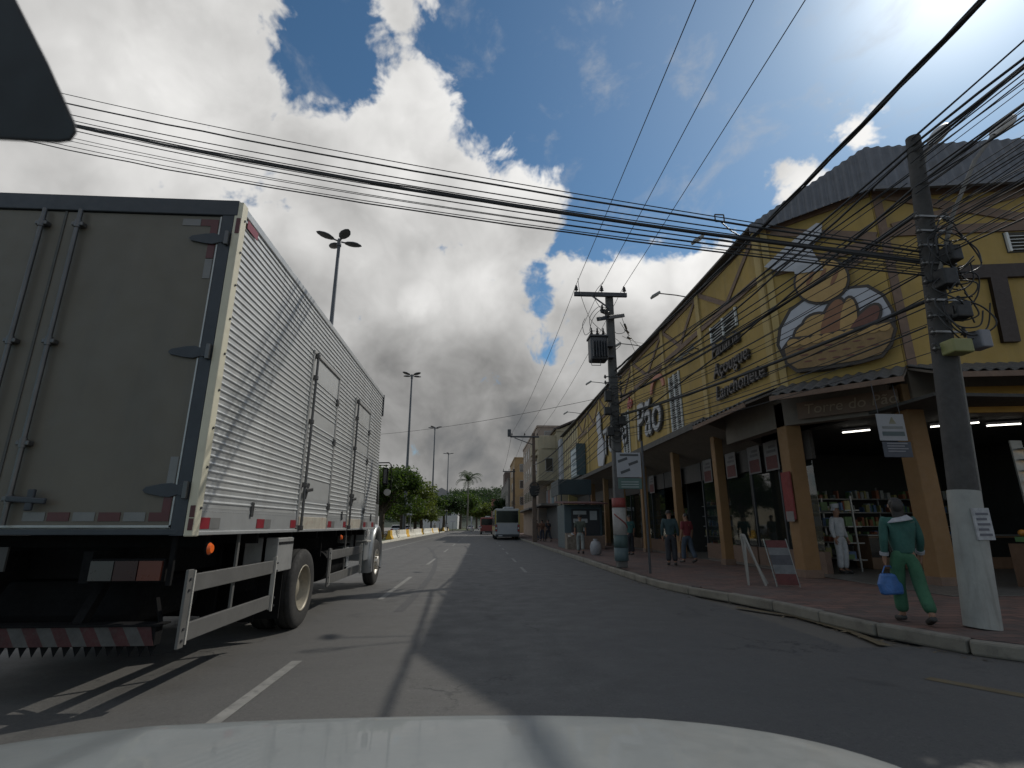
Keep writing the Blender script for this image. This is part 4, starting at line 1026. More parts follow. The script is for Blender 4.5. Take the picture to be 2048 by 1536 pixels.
# centre pole with transformer
c1 = thing('utility_pole', 'concrete utility pole carrying a transformer on the pavement edge in mid picture', 'pole', (P1.x,P1.y,.15))
top = PY(1218,592,P1.y)
rect_pole(c1, P1.x, P1.y, .15, top.z+.1, .32, .25, (top.x-P1.x,0), mat('dark_pole', (.10,.098,.095), .85, var=.25, vs=3, bump=.3, bs=40, dirt=.4))
ca = MB().box((top.x-1.28,P1.y-.24,top.z-.12),(top.x+.58,P1.y-.14,top.z+.03)).build('crossarm', STEEL, c1, .01)
MB().bar((top.x-.68,P1.y-.22,top.z-.1),(top.x-.08,P1.y-.2,top.z-.55),.03,.05).build('arm_brace', STEEL, ca)
hv = []
for dx in (-1.2,-.30,.5):
    m_ = MB(); insul(m_, (top.x+dx,P1.y-.19,top.z+.03), .27, .075); m_.build('insulator', INS, c1); hv.append(Vector((top.x+dx,P1.y-.19,top.z+.30)))
for (xa,za,xb,zb) in ((.55,-.62,-.62,-1.55),(.22,-.55,-.35,-1.0)):
    MB().bar((top.x+xa,P1.y+.25 if xa>.3 else P1.y+.45,top.z+za),(top.x+xb,P1.y-.75 if xa>.3 else P1.y-.2,top.z+zb+.35),.10,.13).build('crossarm', STEEL, c1, .01)
for k,(dx,dz) in enumerate(((-.28,-.95),(-.38,-.8),(-.18,-1.05))):
    m_ = MB(); insul(m_, (top.x+dx,P1.y-.45,top.z+dz), .26, .06); m_.build('cutout_fuse', INS, c1)
tx = PY(1196,700,P1.y-.35); 
tr = MB().box((tx.x-.30,tx.y-.28,tx.z-.42),(tx.x+.28,tx.y+.22,tx.z+.40)).build('transformer_tank', STEEL, c1, .06)
for k in range(6): MB().box((tx.x-.25+.09*k,tx.y-.40,tx.z-.34),(tx.x-.23+.09*k,tx.y-.27,tx.z+.22)).build('cooling_fin', STEEL, tr)
MB().box((tx.x-.33,tx.y-.31,tx.z+.38),(tx.x+.31,tx.y+.25,tx.z+.45)).build('tank_lid', STEEL, tr, .01)
for k in range(3):
    m_ = MB(); insul(m_, (tx.x-.22+.2*k,tx.y-.1,tx.z+.45), .30, .055); m_.build('bushing', INS, tr)
MB().tube([(tx.x-.28,tx.y-.2,tx.z-.42),(tx.x-.28,tx.y-.2,tx.z-.60),(tx.x+.02,tx.y-.2,tx.z-.60),(tx.x+.02,tx.y-.2,tx.z-.42)],.015,6).build('tank_foot', STEEL, tr)
for z in (tx.z-.2,tx.z+.2): MB().box((tx.x+.25,P1.y-.35,z-.05),(P1.x+.02,P1.y-.12,z+.03)).build('tank_bracket', STEEL, c1)
def loop(pts, r_=.010):
    P = [Vector(p) for p in pts]; out = []
    for i in range(len(P)-1):
        a = P[max(i-1,0)]; b = P[i]; c = P[i+1]; d = P[min(i+2,len(P)-1)]
        for k in range(6):
            t_ = k/6; out.append(.5*((2*b)+(-a+c)*t_+(2*a-5*b+4*c-d)*t_*t_+(-a+3*b-3*c+d)*t_**3))
    out.append(P[-1]); return MB().tube(out, r_, 5)
yy = P1.y-.3
for pts in ([(hv[0].x+.05,yy,hv[0].z+.2),(hv[0].x+.12,yy,hv[0].z-.4),(top.x-.75,yy,top.z-1.05),(top.x-.25,yy,top.z-1.55)],
            [(hv[1].x+.05,yy,hv[1].z+.1),(hv[1].x-.3,yy,hv[1].z-.45),(top.x-.3,yy,top.z-.75)],
            [(top.x-.1,yy,top.z-.65),(top.x-.45,yy,top.z-.55),(top.x-.78,yy,top.z-.95),(top.x-.75,yy,top.z-1.4),(tx.x-.05,yy,tx.z+.7)],
            [(top.x-.1,yy,top.z-.75),(top.x-.4,yy,top.z-.68),(top.x-.68,yy,top.z-1.0),(tx.x-.25,yy,tx.z+.7)],
            [(top.x-.95,yy,top.z-1.0),(top.x-1.05,yy,top.z-1.25),(tx.x-.4,yy,tx.z+.55),(tx.x-.2,yy,tx.z+.7)],
            [(top.x+.4,yy+.5,top.z-.9),(top.x+.55,yy+.5,top.z-1.25),(top.x+.2,yy+.4,top.z-1.35),(top.x+.08,yy+.4,top.z-.95)],
            [(top.x+.1,yy+.4,top.z-1.5),(top.x+.35,yy+.4,top.z-1.75),(top.x+.12,yy+.4,top.z-2.0)]):
    loop(pts).build('jumper_wire', BLACKC, c1)
for z in (6.25,6.05,5.85,5.6):
    for sx in (-1,1): m_ = MB(); insul(m_, (P1.x+sx*.26,P1.y-.1,z-.1), .14, .05); m_.build('rack_insulator', INS, c1)
    MB().box((P1.x-.3,P1.y-.13,z-.04),(P1.x+.3,P1.y-.10,z-.01)).build('rack_strap', STEEL, c1)
for z,dx,h in ((5.35,-.22,.35),(4.9,-.26,.25),(4.55,.2,.3),(4.2,-.2,.28)): MB().box((P1.x+dx-.11,P1.y-.3,z),(P1.x+dx+.11,P1.y-.1,z+h)).build('junction_box', BLACKC, c1, .02)
for k in range(7):
    a = random.uniform(0,6); rr = random.uniform(.16,.3); z = random.uniform(4.0,5.6)
    loop([(P1.x+rr*math.cos(a+i*1.05)*.9,P1.y-.22,z+rr*1.2*math.sin(a+i*1.05)) for i in range(7)],.012).build('cable_coil', BLACKC, c1)
# painted bands on the lower pole
PB = [((.26,.255,.245),1.12,1.95,'white'),((.20,.035,.03),1.95,2.25,'red'),((.04,.075,.075),.75,1.12,'teal'),((.06,.095,.105),.35,.75,'blue')]
for c_,za,zb_,nm in PB:
    MB().lathe([(.208,za),(.215,za+.005),(.215,zb_-.01),(.208,zb_-.01)], (P1.x,P1.y,0), 'z', 20).build('pole_wrap', mat('wrap_'+nm, c_, .6, var=.2, vs=5, dirt=.3), c1)
st = MB(); pts=[]
for i in range(9):
    a = rad(-150+i*17); pts.append((P1.x+.22*math.cos(a),P1.y+.22*math.sin(a),1.75-.42*i/8))
st.tube(pts,.02,6).build('wrap_stripe', mat('wrap_red', (.33,.05,.04), .6), c1)
# second and third pole
def far_pole(P, lab, h, armL, armR, lamp=False):
    r = thing('utility_pole', lab, 'pole', (P.x,P.y,.15))
    rect_pole(r, P.x, P.y, .15, h, .36, .24, (0,0), mat('brown_pole', (.12,.085,.065), .85, var=.25, vs=3))
    MB().box((P.x-armL,P.y-.2,h-.42),(P.x+armR,P.y-.12,h-.28)).build('crossarm', STEEL, r, .01)
    out = []
    for t_ in (0.06,.5,.94):
        x = P.x-armL+(armL+armR)*t_; m_ = MB(); insul(m_, (x,P.y-.16,h-.28), .25, .07); m_.build('insulator', INS, r); out.append(Vector((x,P.y-.16,h-.03)))
    if lamp:
        MB().bar((P.x-armL+.35,P.y-.16,h-.45),(P.x-.1,P.y-.16,h-1.0),.05,.06).build('arm_brace', STEEL, r)
        MB().box((P.x-armL-.22,P.y-.3,h-.35),(P.x-armL+.06,P.y-.02,h+.25)).build('cutout_box', STEEL, r, .04)
        for k in range(5):
            a = random.uniform(0,6)
            loop([(P.x+.45*math.cos(a+i*1.1)*random.uniform(.6,1),P.y-.3,4.2+.6*math.sin(a+i*1.1)) for i in range(7)],.02).build('cable_coil', BLACKC, r)
        MB().box((P.x-.3,P.y-.35,3.7),(P.x+.3,P.y-.1,4.5)).build('junction_box', BLACKC, r, .03)
    return out
h2 = PY(1063,866,P2.y).z; h3 = PY(1025,938,P3.y).z
hv2 = far_pole(P2, 'brown utility pole with a one-sided crossarm before the beige balcony house', h2, 1.95, .45, True)
hv3 = far_pole(P3, 'small distant utility pole with a crossarm beside the bus', h3, 1.5, .2)
# near right pole
c0 = thing('utility_pole', 'leaning concrete pole with whitewashed foot and cable clutter at the street corner', 'pole', (P0.x,P0.y,.15))
P0t = Vector((7.02,P0.y,7.55))
MB().cyl((P0.x,P0.y,.15), P0t, .185, .105, 20).build('pole_shaft', mat('near_pole', (.05,.047,.045), .85, var=.2, vs=3, bump=.3, bs=40, dirt=.5), c0)
def on0(z): t_ = (z-.15)/(P0t.z-.15); return Vector((P0.x+(P0t.x-P0.x)*t_, P0.y, z))
a = on0(.155); b = on0(1.85)
MB().cyl(a, b, .196, .182, 20).build('whitewash', mat('pole_whitewash', (.28,.28,.26), .8, var=.2, vs=3, dirt=.7, dcol=(.18,.17,.155), streak=True), c0)
MB().box((b.x-.13,b.y-.20,1.22),(b.x+.10,b.y-.175,1.62)).build('pasted_bill', mat('bill', (.33,.33,.34), .7, var=.3, vs=14), c0)
for i in range(5): MB().box((b.x-.10,b.y-.204,1.27+.065*i),(b.x+.07-.03*(i%2),b.y-.20,1.30+.065*i)).build('bill_print', mat('bill_ink', (.12,.12,.14), .7), c0)
for z in (6.0,5.75,5.5,5.2,4.9,4.6,4.35,4.1,3.85):
    p = on0(z)
    for sx in (-1,1): m_ = MB(); insul(m_, (p.x+sx*.24,p.y-.12,z-.08), .15, .05); m_.build('rack_insulator', INS, c0)
    MB().box((p.x-.27,p.y-.15,z-.02),(p.x+.27,p.y-.12,z+.01)).build('clamp', mat('bright_clamp', (.25,.25,.25), .4, .7), c0)
for (dx,z,w,h,m_) in ((-.02,3.72,.30,.20,mat('yellow_meter', (.20,.20,.07), .5)),(.34,3.8,.16,.26,mat('grey_meter', (.17,.17,.19), .5)),(.08,4.25,.24,.24,BLACKC),(-.04,4.75,.22,.26,BLACKC),(.1,5.15,.18,.24,BLACKC)):
    p = on0(z); MB().box((p.x+dx-w/2,p.y-.36,z),(p.x+dx+w/2,p.y-.14,z+h)).build('junction_box', m_, c0, .02)
for k in range(16):
    z = random.uniform(3.9,5.7); p = on0(z); a = random.uniform(0,6); rr = random.uniform(.15,.45)
    loop([(p.x+.12+rr*math.cos(a+i*1.05)*random.uniform(.7,1.1),p.y-.3+random.uniform(-.1,.1),z+rr*.8*math.sin(a+i*1.05)) for i in range(random.randint(4,7))],.011).build('cable_coil', BLACKC, c0)
MB().tube([on0(.2)+Vector((.20,-.04,0)), on0(2)+Vector((.19,-.04,0)), on0(4)+Vector((.17,-.04,0))],.022,6).build('conduit', CONC, c0)
# two street lamps on arms from that pole
LH = mat('lamp_housing', (.46,.44,.42), .5, var=.1)
def street_lamp(p0, pts, hd, lab, sz=1.0):
    r = thing('street_lamp', lab, 'lamp', p0, 0, 'street lamps on the near pole')
    MB().tube([p0]+pts, .030*sz, 8).build('lamp_arm', CONC, r)
    e = Vector(pts[-1]); d = Vector(hd).normalized(); s = d.cross(Vector((0,0,1))).normalized(); u = s.cross(d)
    mb = MB(); prof = [(0,.05),(.12,.075),(.22,.15),(.42,.17),(.58,.12),(.66,.02)]; rows = []; n = 14
    for t_, w in prof:
        for k in range(n):
            a = 2*math.pi*k/n; rows.append(e + d*t_*sz + s*(w*math.cos(a)*sz) + u*(w*.62*math.sin(a)*sz))
    mb.add(rows, [(i*n+k,i*n+(k+1)%n,(i+1)*n+(k+1)%n,(i+1)*n+k) for i in range(len(prof)-1) for k in range(n)], True)
    mb.build('lamp_head', LH, r)
q = [PY(1880,540,6.6), PY(1905,430,6.6), PY(1950,320,6.65), PY(1985,272,6.7)]
street_lamp(q[0], q[1:], (PY(2060,200,6.8)-q[-1]), 'big street lamp head on a thin curved arm at the right edge', 1.0)
q = [PY(1845,340,6.8), PY(1850,310,6.8), PY(1862,290,6.8)]
street_lamp(q[0], q[1:], (PY(1925,205,6.95)-q[-1]), 'elongated lamp head at the top of the leaning corner pole', .95)

# --- cables
GH = 'high wires over the pavement edge'
for i,(a,b,c) in enumerate(zip(hv,hv2,hv3)):
    L = ('outermost', 'middle', 'innermost')[i]
    cable(a, Vector((a.x,-26,a.z+.1)), .35, .009, 'high bare wire over the road toward the viewer, %s of three at the transformer pole' % L.replace('outermost','leftmost').replace('innermost','rightmost'), GH)
    cable(a, b, .45, .009, 'high bare wire, %s of three, from the transformer pole to the next pole' % L.replace('outermost','leftmost').replace('innermost','rightmost'), GH)
    cable(b, c, .4, .012, 'high bare wire, %s of three, between the two far poles' % L.replace('outermost','leftmost').replace('innermost','rightmost'), GH)
# thick twisted cable along the street
a = Vector((P1.x+.1,P1.y-.1,6.45)); 
def twisted(p, q, sag, lab):
    pts = sagline(p, q, sag, 60); mb = MB()
    for ph in (0,2.1,4.2):
        mb.tube([x + Vector((.022*math.cos(i*.9+ph),0,.022*math.sin(i*.9+ph))) for i,x in enumerate(pts)], .016, 5)
    tag(mb.build('twisted_cable', BLACKC, None, fixn=False), lab, 'cable', 'twisted cables')
twisted(a, (5.0,-14,7.2), .55, 'thick twisted black cable running from the transformer pole over the viewer')
twisted((P1.x-.15,P1.y,6.0), (P2.x-.1,P2.y,6.2), .6, 'thick twisted black cable from the transformer pole to the balcony-house pole')
GP = 'cable bundle between the corner pole and the transformer pole'
lab1 = 'thin black cable in the bundle slung before the yellow wall between the two near poles'
for k in range(22):
    z1 = 4.1+.11*k+random.uniform(-.05,.05); z0 = 4.0+.155*k+random.uniform(-.1,.1)
    cable((P1.x+random.uniform(-.1,.25),P1.y-.15,z1), on0(min(z0,7.3))+Vector((random.uniform(-.15,.15),.1,0)), random.uniform(.05,.35), random.choice((.007,.009,.011,.014)), lab1, GP, 14)
cable((P1.x+.2,P1.y-.15,4.9), on0(4.7), .12, .035, 'fat black cable sleeve in the bundle before the yellow wall', GP, 14)
cable((P1.x+.2,P1.y-.15,5.5), on0(6.2), .2, .03, 'fat dark cable slung highest before the yellow wall', GP, 14)
lab2 = 'black cable fanning out overhead from the leaning corner pole toward the upper right'
for k in range(36):
    z0 = 5.3+.062*k; x = 10.5+random.uniform(-1.2,1.5)
    cable(on0(min(z0,7.45))+Vector((random.uniform(-.2,.2),-.1,0)), (x,-9+random.uniform(-2,2),7.0+.10*k), random.uniform(.1,.4), random.choice((.006,.008,.010,.013)), lab2, 'cables fanning from the corner pole', 14)
for i,(za,zb_) in enumerate(((5.3,7.25),(5.9,7.35),(4.5,6.6))):
    cable((P1.x+.15,P1.y-.15,za), on0(zb_)+Vector((-.1,0,0)), .15, .02, ('fat black cable bundle rising to the top of the corner pole','second fat black cable bundle just above the first before the yellow wall','fat black cable bundle lowest of three rising to the corner pole')[i], GP, 14, wob=.02)
    cable(on0(zb_)+Vector((-.1,0,0)), (9.4+.5*i,-8,8.6+.5*i), .2, .021, ('fat cable leaving the top of the corner pole toward the sun','second fat cable leaving the corner pole toward the upper right','third and lowest fat cable leaving the corner pole to the right')[i], 'cables fanning from the corner pole', 14, wob=.02)
# wires from the transformer pole to the bakery eave
for i,(dz,y) in enumerate(((-.75,20.5),(-1.1,19.5),(-1.5,18.6),(-3.0,24.5),(-3.4,22.4))):
    cable((top.x+.4 if i<3 else P1.x+.15,P1.y,top.z+dz), (7.8,y+4,9.7 if i<3 else 9.5), .1, .009, 'wire with a strain insulator from the transformer pole to the bakery eave' if i<3 else 'low wire from the transformer pole to the bakery eave', 'wires to the bakery eave', 8)
    if i < 3:
        p = Vector((top.x+.4,P1.y,top.z+dz)).lerp(Vector((7.8,y+4,9.7)), .16); q2 = Vector((top.x+.4,P1.y,top.z+dz)).lerp(Vector((7.8,y+4,9.7)), .24)
        MB().cyl(p,q2,.045,.045,8).build('strain_insulator', INS, c1)
# bundle across the street
LX = -11.0
for k,(yl,yr,r_,sg) in enumerate(((132,498,.007,.5),(152,505,.014,.45),(168,512,.009,.55),(176,520,.008,.6),(184,524,.024,.62),(188,528,.012,.5),(192,533,.009,.66),(205,538,.006,.7),(218,541,.006,.6),(226,546,.007,.65),(236,551,.011,.6),(180,516,.007,.75))):
    pl = PX(125, yl+28, LX); pr = PY(1850, yr, P0.y)
    dirv = (pl-pr); pl2 = pl + dirv*.5
    lab = {4: 'thickest black cable of the bundle crossing the whole street overhead', 0: 'thin topmost wire of the bundle crossing the whole street overhead', 10: 'lowest cable of the bundle crossing the whole street overhead'}.get(k, 'thin black cable within the bundle crossing the whole street overhead')
    cable(pr, pl2, sg*.9, r_*1.3, lab, 'cable bundle across the street', 26, wob=.012 if r_>.01 else 0)
# far single wire over the road
cable(PY(1200,796,P2.y-9), PY(700,872,64), .5, .016, 'lone thin wire crossing high over the road beyond the truck', None)
# low cables on to the far pole
for k in range(7):
    cable((P1.x+.1,P1.y+.1,4.2+.25*k), (P2.x,P2.y-.2,3.8+.2*k), random.uniform(.2,.5), .014, 'low black cable running along the wall from the transformer pole to the far pole', 'low cables along the far wall', 12)
    cable((P2.x,P2.y,3.9+.2*k), (P3.x,P3.y,3.8+.2*k), .4, .016, 'low black cable between the two far poles', 'low cables between the far poles', 8)

# ------------------------------------------------------------------ tall lamp posts with four leaf-shaped heads
LPM = mat('lamp_post_paint', (.10,.105,.115), .5, .3, var=.15)
def leaf_lamp():
    r = thing('lamp_post', 'x', 'lamp post')
    MB().cyl((0,0,0),(0,0,16.6),.17,.085,16).build('post', LPM, r)
    MB().cyl((0,0,16.4),(0,0,16.85),.13,.10,14).build('post_cap', LPM, r)
    for k in range(4):
        a = rad(35+90*k); d = Vector((math.cos(a),math.sin(a),.12)).normalized(); s = d.cross(Vector((0,0,1))).normalized(); u = s.cross(d)
        e = Vector((0,0,16.7))
        hd = MB().cyl(e, e+d*.32, .045, n=8).build('lamp_arm', LPM, r)
        prof = [(.28,.05),(.42,.19),(.70,.29),(.95,.28),(1.2,.17),(1.32,.03)]; rows = []; n = 12
        for t_, w in prof:
            for j in range(n):
                b = 2*math.pi*j/n; rows.append(e+d*t_+s*(w*math.cos(b))+u*((w*.35 if math.sin(b)>0 else w*.22)*math.sin(b)))
        mb = MB(); mb.add(rows, [(i*n+j,i*n+(j+1)%n,(i+1)*n+(j+1)%n,(i+1)*n+j) for i in range(5) for j in range(n)], True)
        hd = mb.build('lamp_head', LPM, r)
    return r
ll = leaf_lamp()
for i,((x,y),X,lab) in enumerate((((679,480),-8.9,'nearest tall lamp post with four leaf-shaped heads, above the truck roof'),((824,750),-8.9,'second tall four-headed lamp post rising from the median trees'),((870,855),-9.0,'third tall four-headed lamp post on the median'),((897,907),-9.2,'farthest and smallest four-headed lamp post on the median'))):
    p = PX(x,y,X); o = ll if i == 0 else copy_tree(ll)
    o.location = (p.x,p.y,.14); s = (p.z-.14)/16.8; o.scale = (s,s,s); o.rotation_euler = (0,0,rad(15*i)); tag(o, lab, 'lamp post', 'tall lamp posts on the median')

# ------------------------------------------------------------------ trees
def leaf_mat(name, col, tr):
    return mat(name, col, .6, var=.35, vs=.6, trans=tr, island=.75, spec=.3)
LEAF_A = leaf_mat('leaf_dark', (.045,.075,.018), (.10,.17,.02))
LEAF_B = leaf_mat('leaf_light', (.085,.115,.022), (.17,.22,.03))
LEAF_C = leaf_mat('leaf_blue', (.030,.058,.022), (.05,.09,.02))
BARK = mat('bark', (.075,.058,.042), .9, var=.3, vs=6, bump=.6, bs=30)
def leaf_cloud(rnd, lobes, n, size, flat=.7):
    mb = MB(); vs = []; fs = []
    for _ in range(n):
        c, r = rnd.choice(lobes)
        while True:
            v = Vector((rnd.uniform(-1,1),rnd.uniform(-1,1),rnd.uniform(-1,1)))
            if .35 < v.length < 1.0: break
        if v.z < -.5: v.z *= .5
        p = Vector(c) + Vector((v.x*r, v.y*r, v.z*r*flat))
        for _k in range(5):
            q = p + Vector((rnd.gauss(0,1),rnd.gauss(0,1),rnd.gauss(0,1)))*size*1.1
            a = Vector((rnd.gauss(0,1),rnd.gauss(0,1),rnd.gauss(0,.6))).normalized(); b = a.cross(Vector((rnd.gauss(0,1),rnd.gauss(0,1),rnd.gauss(0,1)))).normalized()
            s = size*rnd.uniform(.6,1.3); o = len(vs)
            vs += [q-a*s, q+b*s*.42, q+a*s, q-b*s*.42]; fs.append((o,o+1,o+2,o+3))
    mb.add(vs, fs); return mb
def tree(name, lab, x, y, h, r, m, n=900, size=.16, grp='trees on the median', nl=11, z0=.14, trunk=.30, lowf=.38):
    rnd = random.Random(int(x*31+y*17)); T = thing(name, lab, 'tree', (x,y,z0), 0, grp)
    top = Vector((x+rnd.uniform(-.4,.4),y,z0+h*.62)); tb = MB()
    tb.tube([(x,y,z0-.1),(x+rnd.uniform(-.1,.1),y,z0+h*.2),(x+rnd.uniform(-.2,.2),y,z0+h*.42),top],[trunk*h/8,trunk*h/9,trunk*h/11,trunk*h/18],9)
    lobes = []
    for k in range(nl):
        a = rnd.uniform(0,2*math.pi); d = r*math.sqrt(rnd.random())*.72
        c = Vector((x+d*math.cos(a), y+d*math.sin(a), z0+h*(lowf+.08)+ (h*(.90-lowf)-r*.3)*rnd.random()*(1-.45*(d/r))))
        lr = r*rnd.uniform(.28,.46); lobes.append((c,lr))
        st = Vector((x,y,z0+h*rnd.uniform(.25,.5))); tb.tube([st, st.lerp(c,.5)+Vector((0,0,.25)), c],[.09*h/8,.06*h/8,.02],6)
    tb.build('trunk', BARK, T)
    leaf_cloud(rnd, lobes, n, size).build('crown', m, T, fixn=False)
    return T
tree('leafy_tree','dark green leafy tree on the median right behind the truck cab', -10.3,57,8.7,4.6,LEAF_A,3000,.19,nl=18,lowf=.26)
tree('leafy_tree','broad tree on the median with sunlit yellow-green right side', -9.9,69,8.4,4.3,LEAF_B,2600,.20,nl=17,lowf=.26)
tree('leafy_tree','lower bushy tree on the median around the second lamp post', -9.8,82,7.4,4.2,LEAF_B,2200,.21,nl=15,lowf=.24)
tree('leafy_tree','dark tree on the median partly behind the yellow-green tree', -10.5,97,8.4,4.6,LEAF_A,1800,.25,nl=14,lowf=.24)
tree('leafy_tree','brownish green round tree left of the palm', -9.0,133,11.0,6.0,LEAF_C,1100,.30,nl=14)
tree('leafy_tree','tall dull green tree right behind the palm', -7.0,190,14.5,8.0,LEAF_A,1100,.42,nl=14)
tree('leafy_tree','green tree above the red van in the distance', -1.5,235,13.5,8.5,LEAF_B,1000,.5,nl=14)
tree('leafy_tree','small green tree left of the distant utility pole', 5.9,128,9.0,3.6,LEAF_C,700,.26,nl=10, grp='trees on the pavement')
tree('leafy_tree','dense tree in the distance behind the bus', 9.5,240,15.0,8.0,LEAF_C,900,.5,nl=12, grp='far trees')
tree('leafy_tree','tree behind the white shop on the far side of the road', -30,150,12,7,LEAF_A,900,.4,nl=12, grp='far trees')
tree('leafy_tree','far tree standing between truck and lamp posts on the other side', -26,95,9,5,LEAF_A,900,.3,nl=12, grp='far trees')
def palm(x, y, h, lab):
    T = thing('palm_tree', lab, 'palm', (x,y,.14), 0); rnd = random.Random(5)
    MB().tube([(x,y,0),(x+.2,y,h*.5),(x+.1,y,h)],[.28,.22,.17],9).build('trunk', mat('palm_bark', (.13,.115,.095), .9, var=.2), T)
    for k in range(17):
        a = 2*math.pi*k/17+rnd.uniform(-.15,.15); e = rnd.uniform(.15,1.35); L = rnd.uniform(4.2,5.4)*h/13
        mb = MB(); pts = []
        for i in range(11):
            t_ = i/10; ang = e-2.0*t_*t_
            p = (pts[-1] + Vector((math.cos(a)*math.cos(ang),math.sin(a)*math.cos(ang),math.sin(ang)))*(L/10)) if pts else Vector((x+.1,y,h))
            pts.append(p)
        mb.tube(pts,[.05*(1-i/11)+.01 for i in range(11)],5)
        for i in range(1,11):
            d = (pts[i]-pts[i-1]).normalized(); s = d.cross(Vector((0,0,1))).normalized(); w = 1.0*math.sin(math.pi*min(1,(i+1)/12))*h/13+.15
            for sg in (-1,1):
                for q in (0,.5):
                    b = pts[i-1].lerp(pts[i],q); tip = b+s*sg*w+d*w*.5+Vector((0,0,-w*.35)); mb.add([b-d*.06,b+d*.10,tip],[(0,1,2)])
        mb.build('frond', LEAF_C, T, fixn=False)
palm(-4.1,168,15.2,'tall palm rising above the far end of the median')
sheet('median_end', [(-7.7,150),(-2.3,156),(-2.3,330),(-7.7,330)], .1, GRASS)
# shrubs on the median edge
sh_ = MB(); rnd = random.Random(3); vs=[]; 
lob = [((-9.3+rnd.uniform(-.5,.4), 48+i*1.1, .35), rnd.uniform(.35,.6)) for i in range(80)]
o = leaf_cloud(rnd, lob, 900, .11).build('median_shrubs', mat('shrub_leaf', (.09,.065,.02), .7, var=.4, vs=1, island=.6, trans=(.15,.1,.02)), None, fixn=False); tag(o,'low reddish and yellow-green shrubs planted along the median behind the barriers','shrubs',kind='stuff')
# ------------------------------------------------------------------ hills
def hill_h(x, y):
    a = 26*math.exp(-((x-60)/110)**2)*math.exp(-((y-520)/120)**2) + 13*math.exp(-((x+20)/70)**2)*math.exp(-((y-470)/80)**2)+ 22*math.exp(-((x+220)/160)**2)*math.exp(-((y-560)/120)**2)
    return a + 3*math.sin(x*.06)*math.cos(y*.05)
mb = MB(); mb.grid(lambda u,v: Vector((-420+u*900, 330+v*420, max(-1,hill_h(-420+u*900,330+v*420)-3))), 60, 28)
hill = mb.build('hill', mat('hill_soil', (.02,.03,.016), .95, var=.3, vs=.05), None, fixn=False); hill['kind'] = 'structure'
rnd = random.Random(11); lob = []
for i in range(1500):
    x = rnd.uniform(-140,190); y = rnd.uniform(380,520); h = hill_h(x,y)
    if h > 3: lob.append(((x,y,h-1), rnd.uniform(3.0,6.0)))
o = leaf_cloud(rnd, lob, 18000, .85, .9).build('hillside_forest', LEAF_C, None, fixn=False); tag(o,'dark green forest covering the distant hillside','forest',kind='stuff')

# ------------------------------------------------------------------ far houses on the right
WIN = glass_mat('dark_window', (.02,.022,.025), .1, 1.0)
def house(name, lab, x0, x1, y0, y1, h, m, wins=(), roof=None, par=True, wside=(), cat='building'):
    r = thing(name, lab, cat, (x0,(y0+y1)/2,.15))
    MB().box((x0,y0,.1),(x1,y1,h)).build('wall', m, r)
    if par: MB().box((x0-.08,y0-.08,h),(x1,y1+.05,h+.25)).build('parapet', m, r)
    for (a,b,c,d) in wins:      # windows on the street side: y0,y1,z0,z1
        w = MB().box((x0-.03,a,c),(x0-.005,b,d)).build('window', mat('window_frame_pale', (.3,.29,.27), .6), r); MB().box((x0-.04,a+.08,c+.08),(x0-.032,b-.08,d-.08)).build('pane', WIN, w)
    for (a,b,c,d) in wside:     # windows on the end that faces the viewer
        w = MB().box((a,y0-.03,c),(b,y0-.005,d)).build('window', mat('window_frame_pale', (.3,.29,.27), .6), r); MB().box((a+.08,y0-.04,c+.08),(b-.08,y0-.032,d-.08)).build('pane', WIN, w)
    return r
BEI = mat('beige_wall', (.34,.29,.20), .85, var=.12, vs=.8, dirt=.4, dcol=(.2,.17,.12), streak=True)
PNK = mat('pinkish_wall', (.30,.235,.19), .85, var=.12, vs=.8, dirt=.4, dcol=(.17,.13,.1), streak=True)
OCH = mat('ochre_wall', (.30,.20,.10), .85, var=.12, vs=.8, dirt=.4, dcol=(.15,.1,.06), streak=True)
GRY = mat('grey_wall', (.17,.155,.14), .9, var=.15, vs=.6, dirt=.4)
h = house('balcony_house', 'beige house with a rounded balcony and dark tiled roof past the yellow building', 7.6, 16, 51.5, 60, 10.6, BEI)
MB().box((5.75,52.0,5.7),(7.6,59.0,8.9)).build('upper_bay', BEI, h, .05)
def cv(u,v):
    a = math.pi*.5*u; return Vector((7.6-1.9*math.sin(a*1.0+0)*1.0, 52.0+ (1-math.cos(a))*0.0 + 0, 8.9+v*1.15))
MB().prism([(7.6,51.9,8.9),(6.3,51.9,8.9),(5.75,52.3,8.9),(5.6,53.0,8.9),(5.6,59,8.9),(7.6,59,8.9)], (0,0,1.35)).build('balcony_parapet', BEI, h, .04)
MB().prism([(7.9,51.6,10.85),(12,51.6,12.6),(16,51.6,10.85)], (0,8.4,0)).build('gable', BEI, h)
for s0,s1 in (((7.3,10.7),(12,12.75)),((16.6,10.7),(12,12.75))):
    MB().prism([(s0[0],51.2,s0[1]),(s1[0],51.2,s1[1]),(s1[0],51.2,s1[1]+.18),(s0[0],51.2,s0[1]+.18)], (0,9.2,0)).build('roof_slope', mat('dark_roof_tile', (.06,.045,.04), .8, var=.25, vs=3), h)
w = MB().box((6.45,51.97,6.6),(7.25,51.99,8.0)).build('window', mat('window_frame_pale', (.3,.29,.27), .6), h); MB().box((6.52,51.95,6.67),(7.18,51.965,7.93)).build('pane', WIN, w)
for y in (53.2,55.4): 
    w = MB().box((5.72,y,6.5),(5.745,y+1.2,8.1)).build('window', mat('window_frame_pale', (.3,.29,.27), .6), h); MB().box((5.70,y+.08,6.58),(5.715,y+1.12,8.02)).build('pane', WIN, w)
MB().prism([(5.4,52.6,8.15),(5.75,52.6,8.35),(5.75,52.6,8.42),(5.4,52.6,8.22)], (0,4.6,0)).build('window_hood', BEI, h)
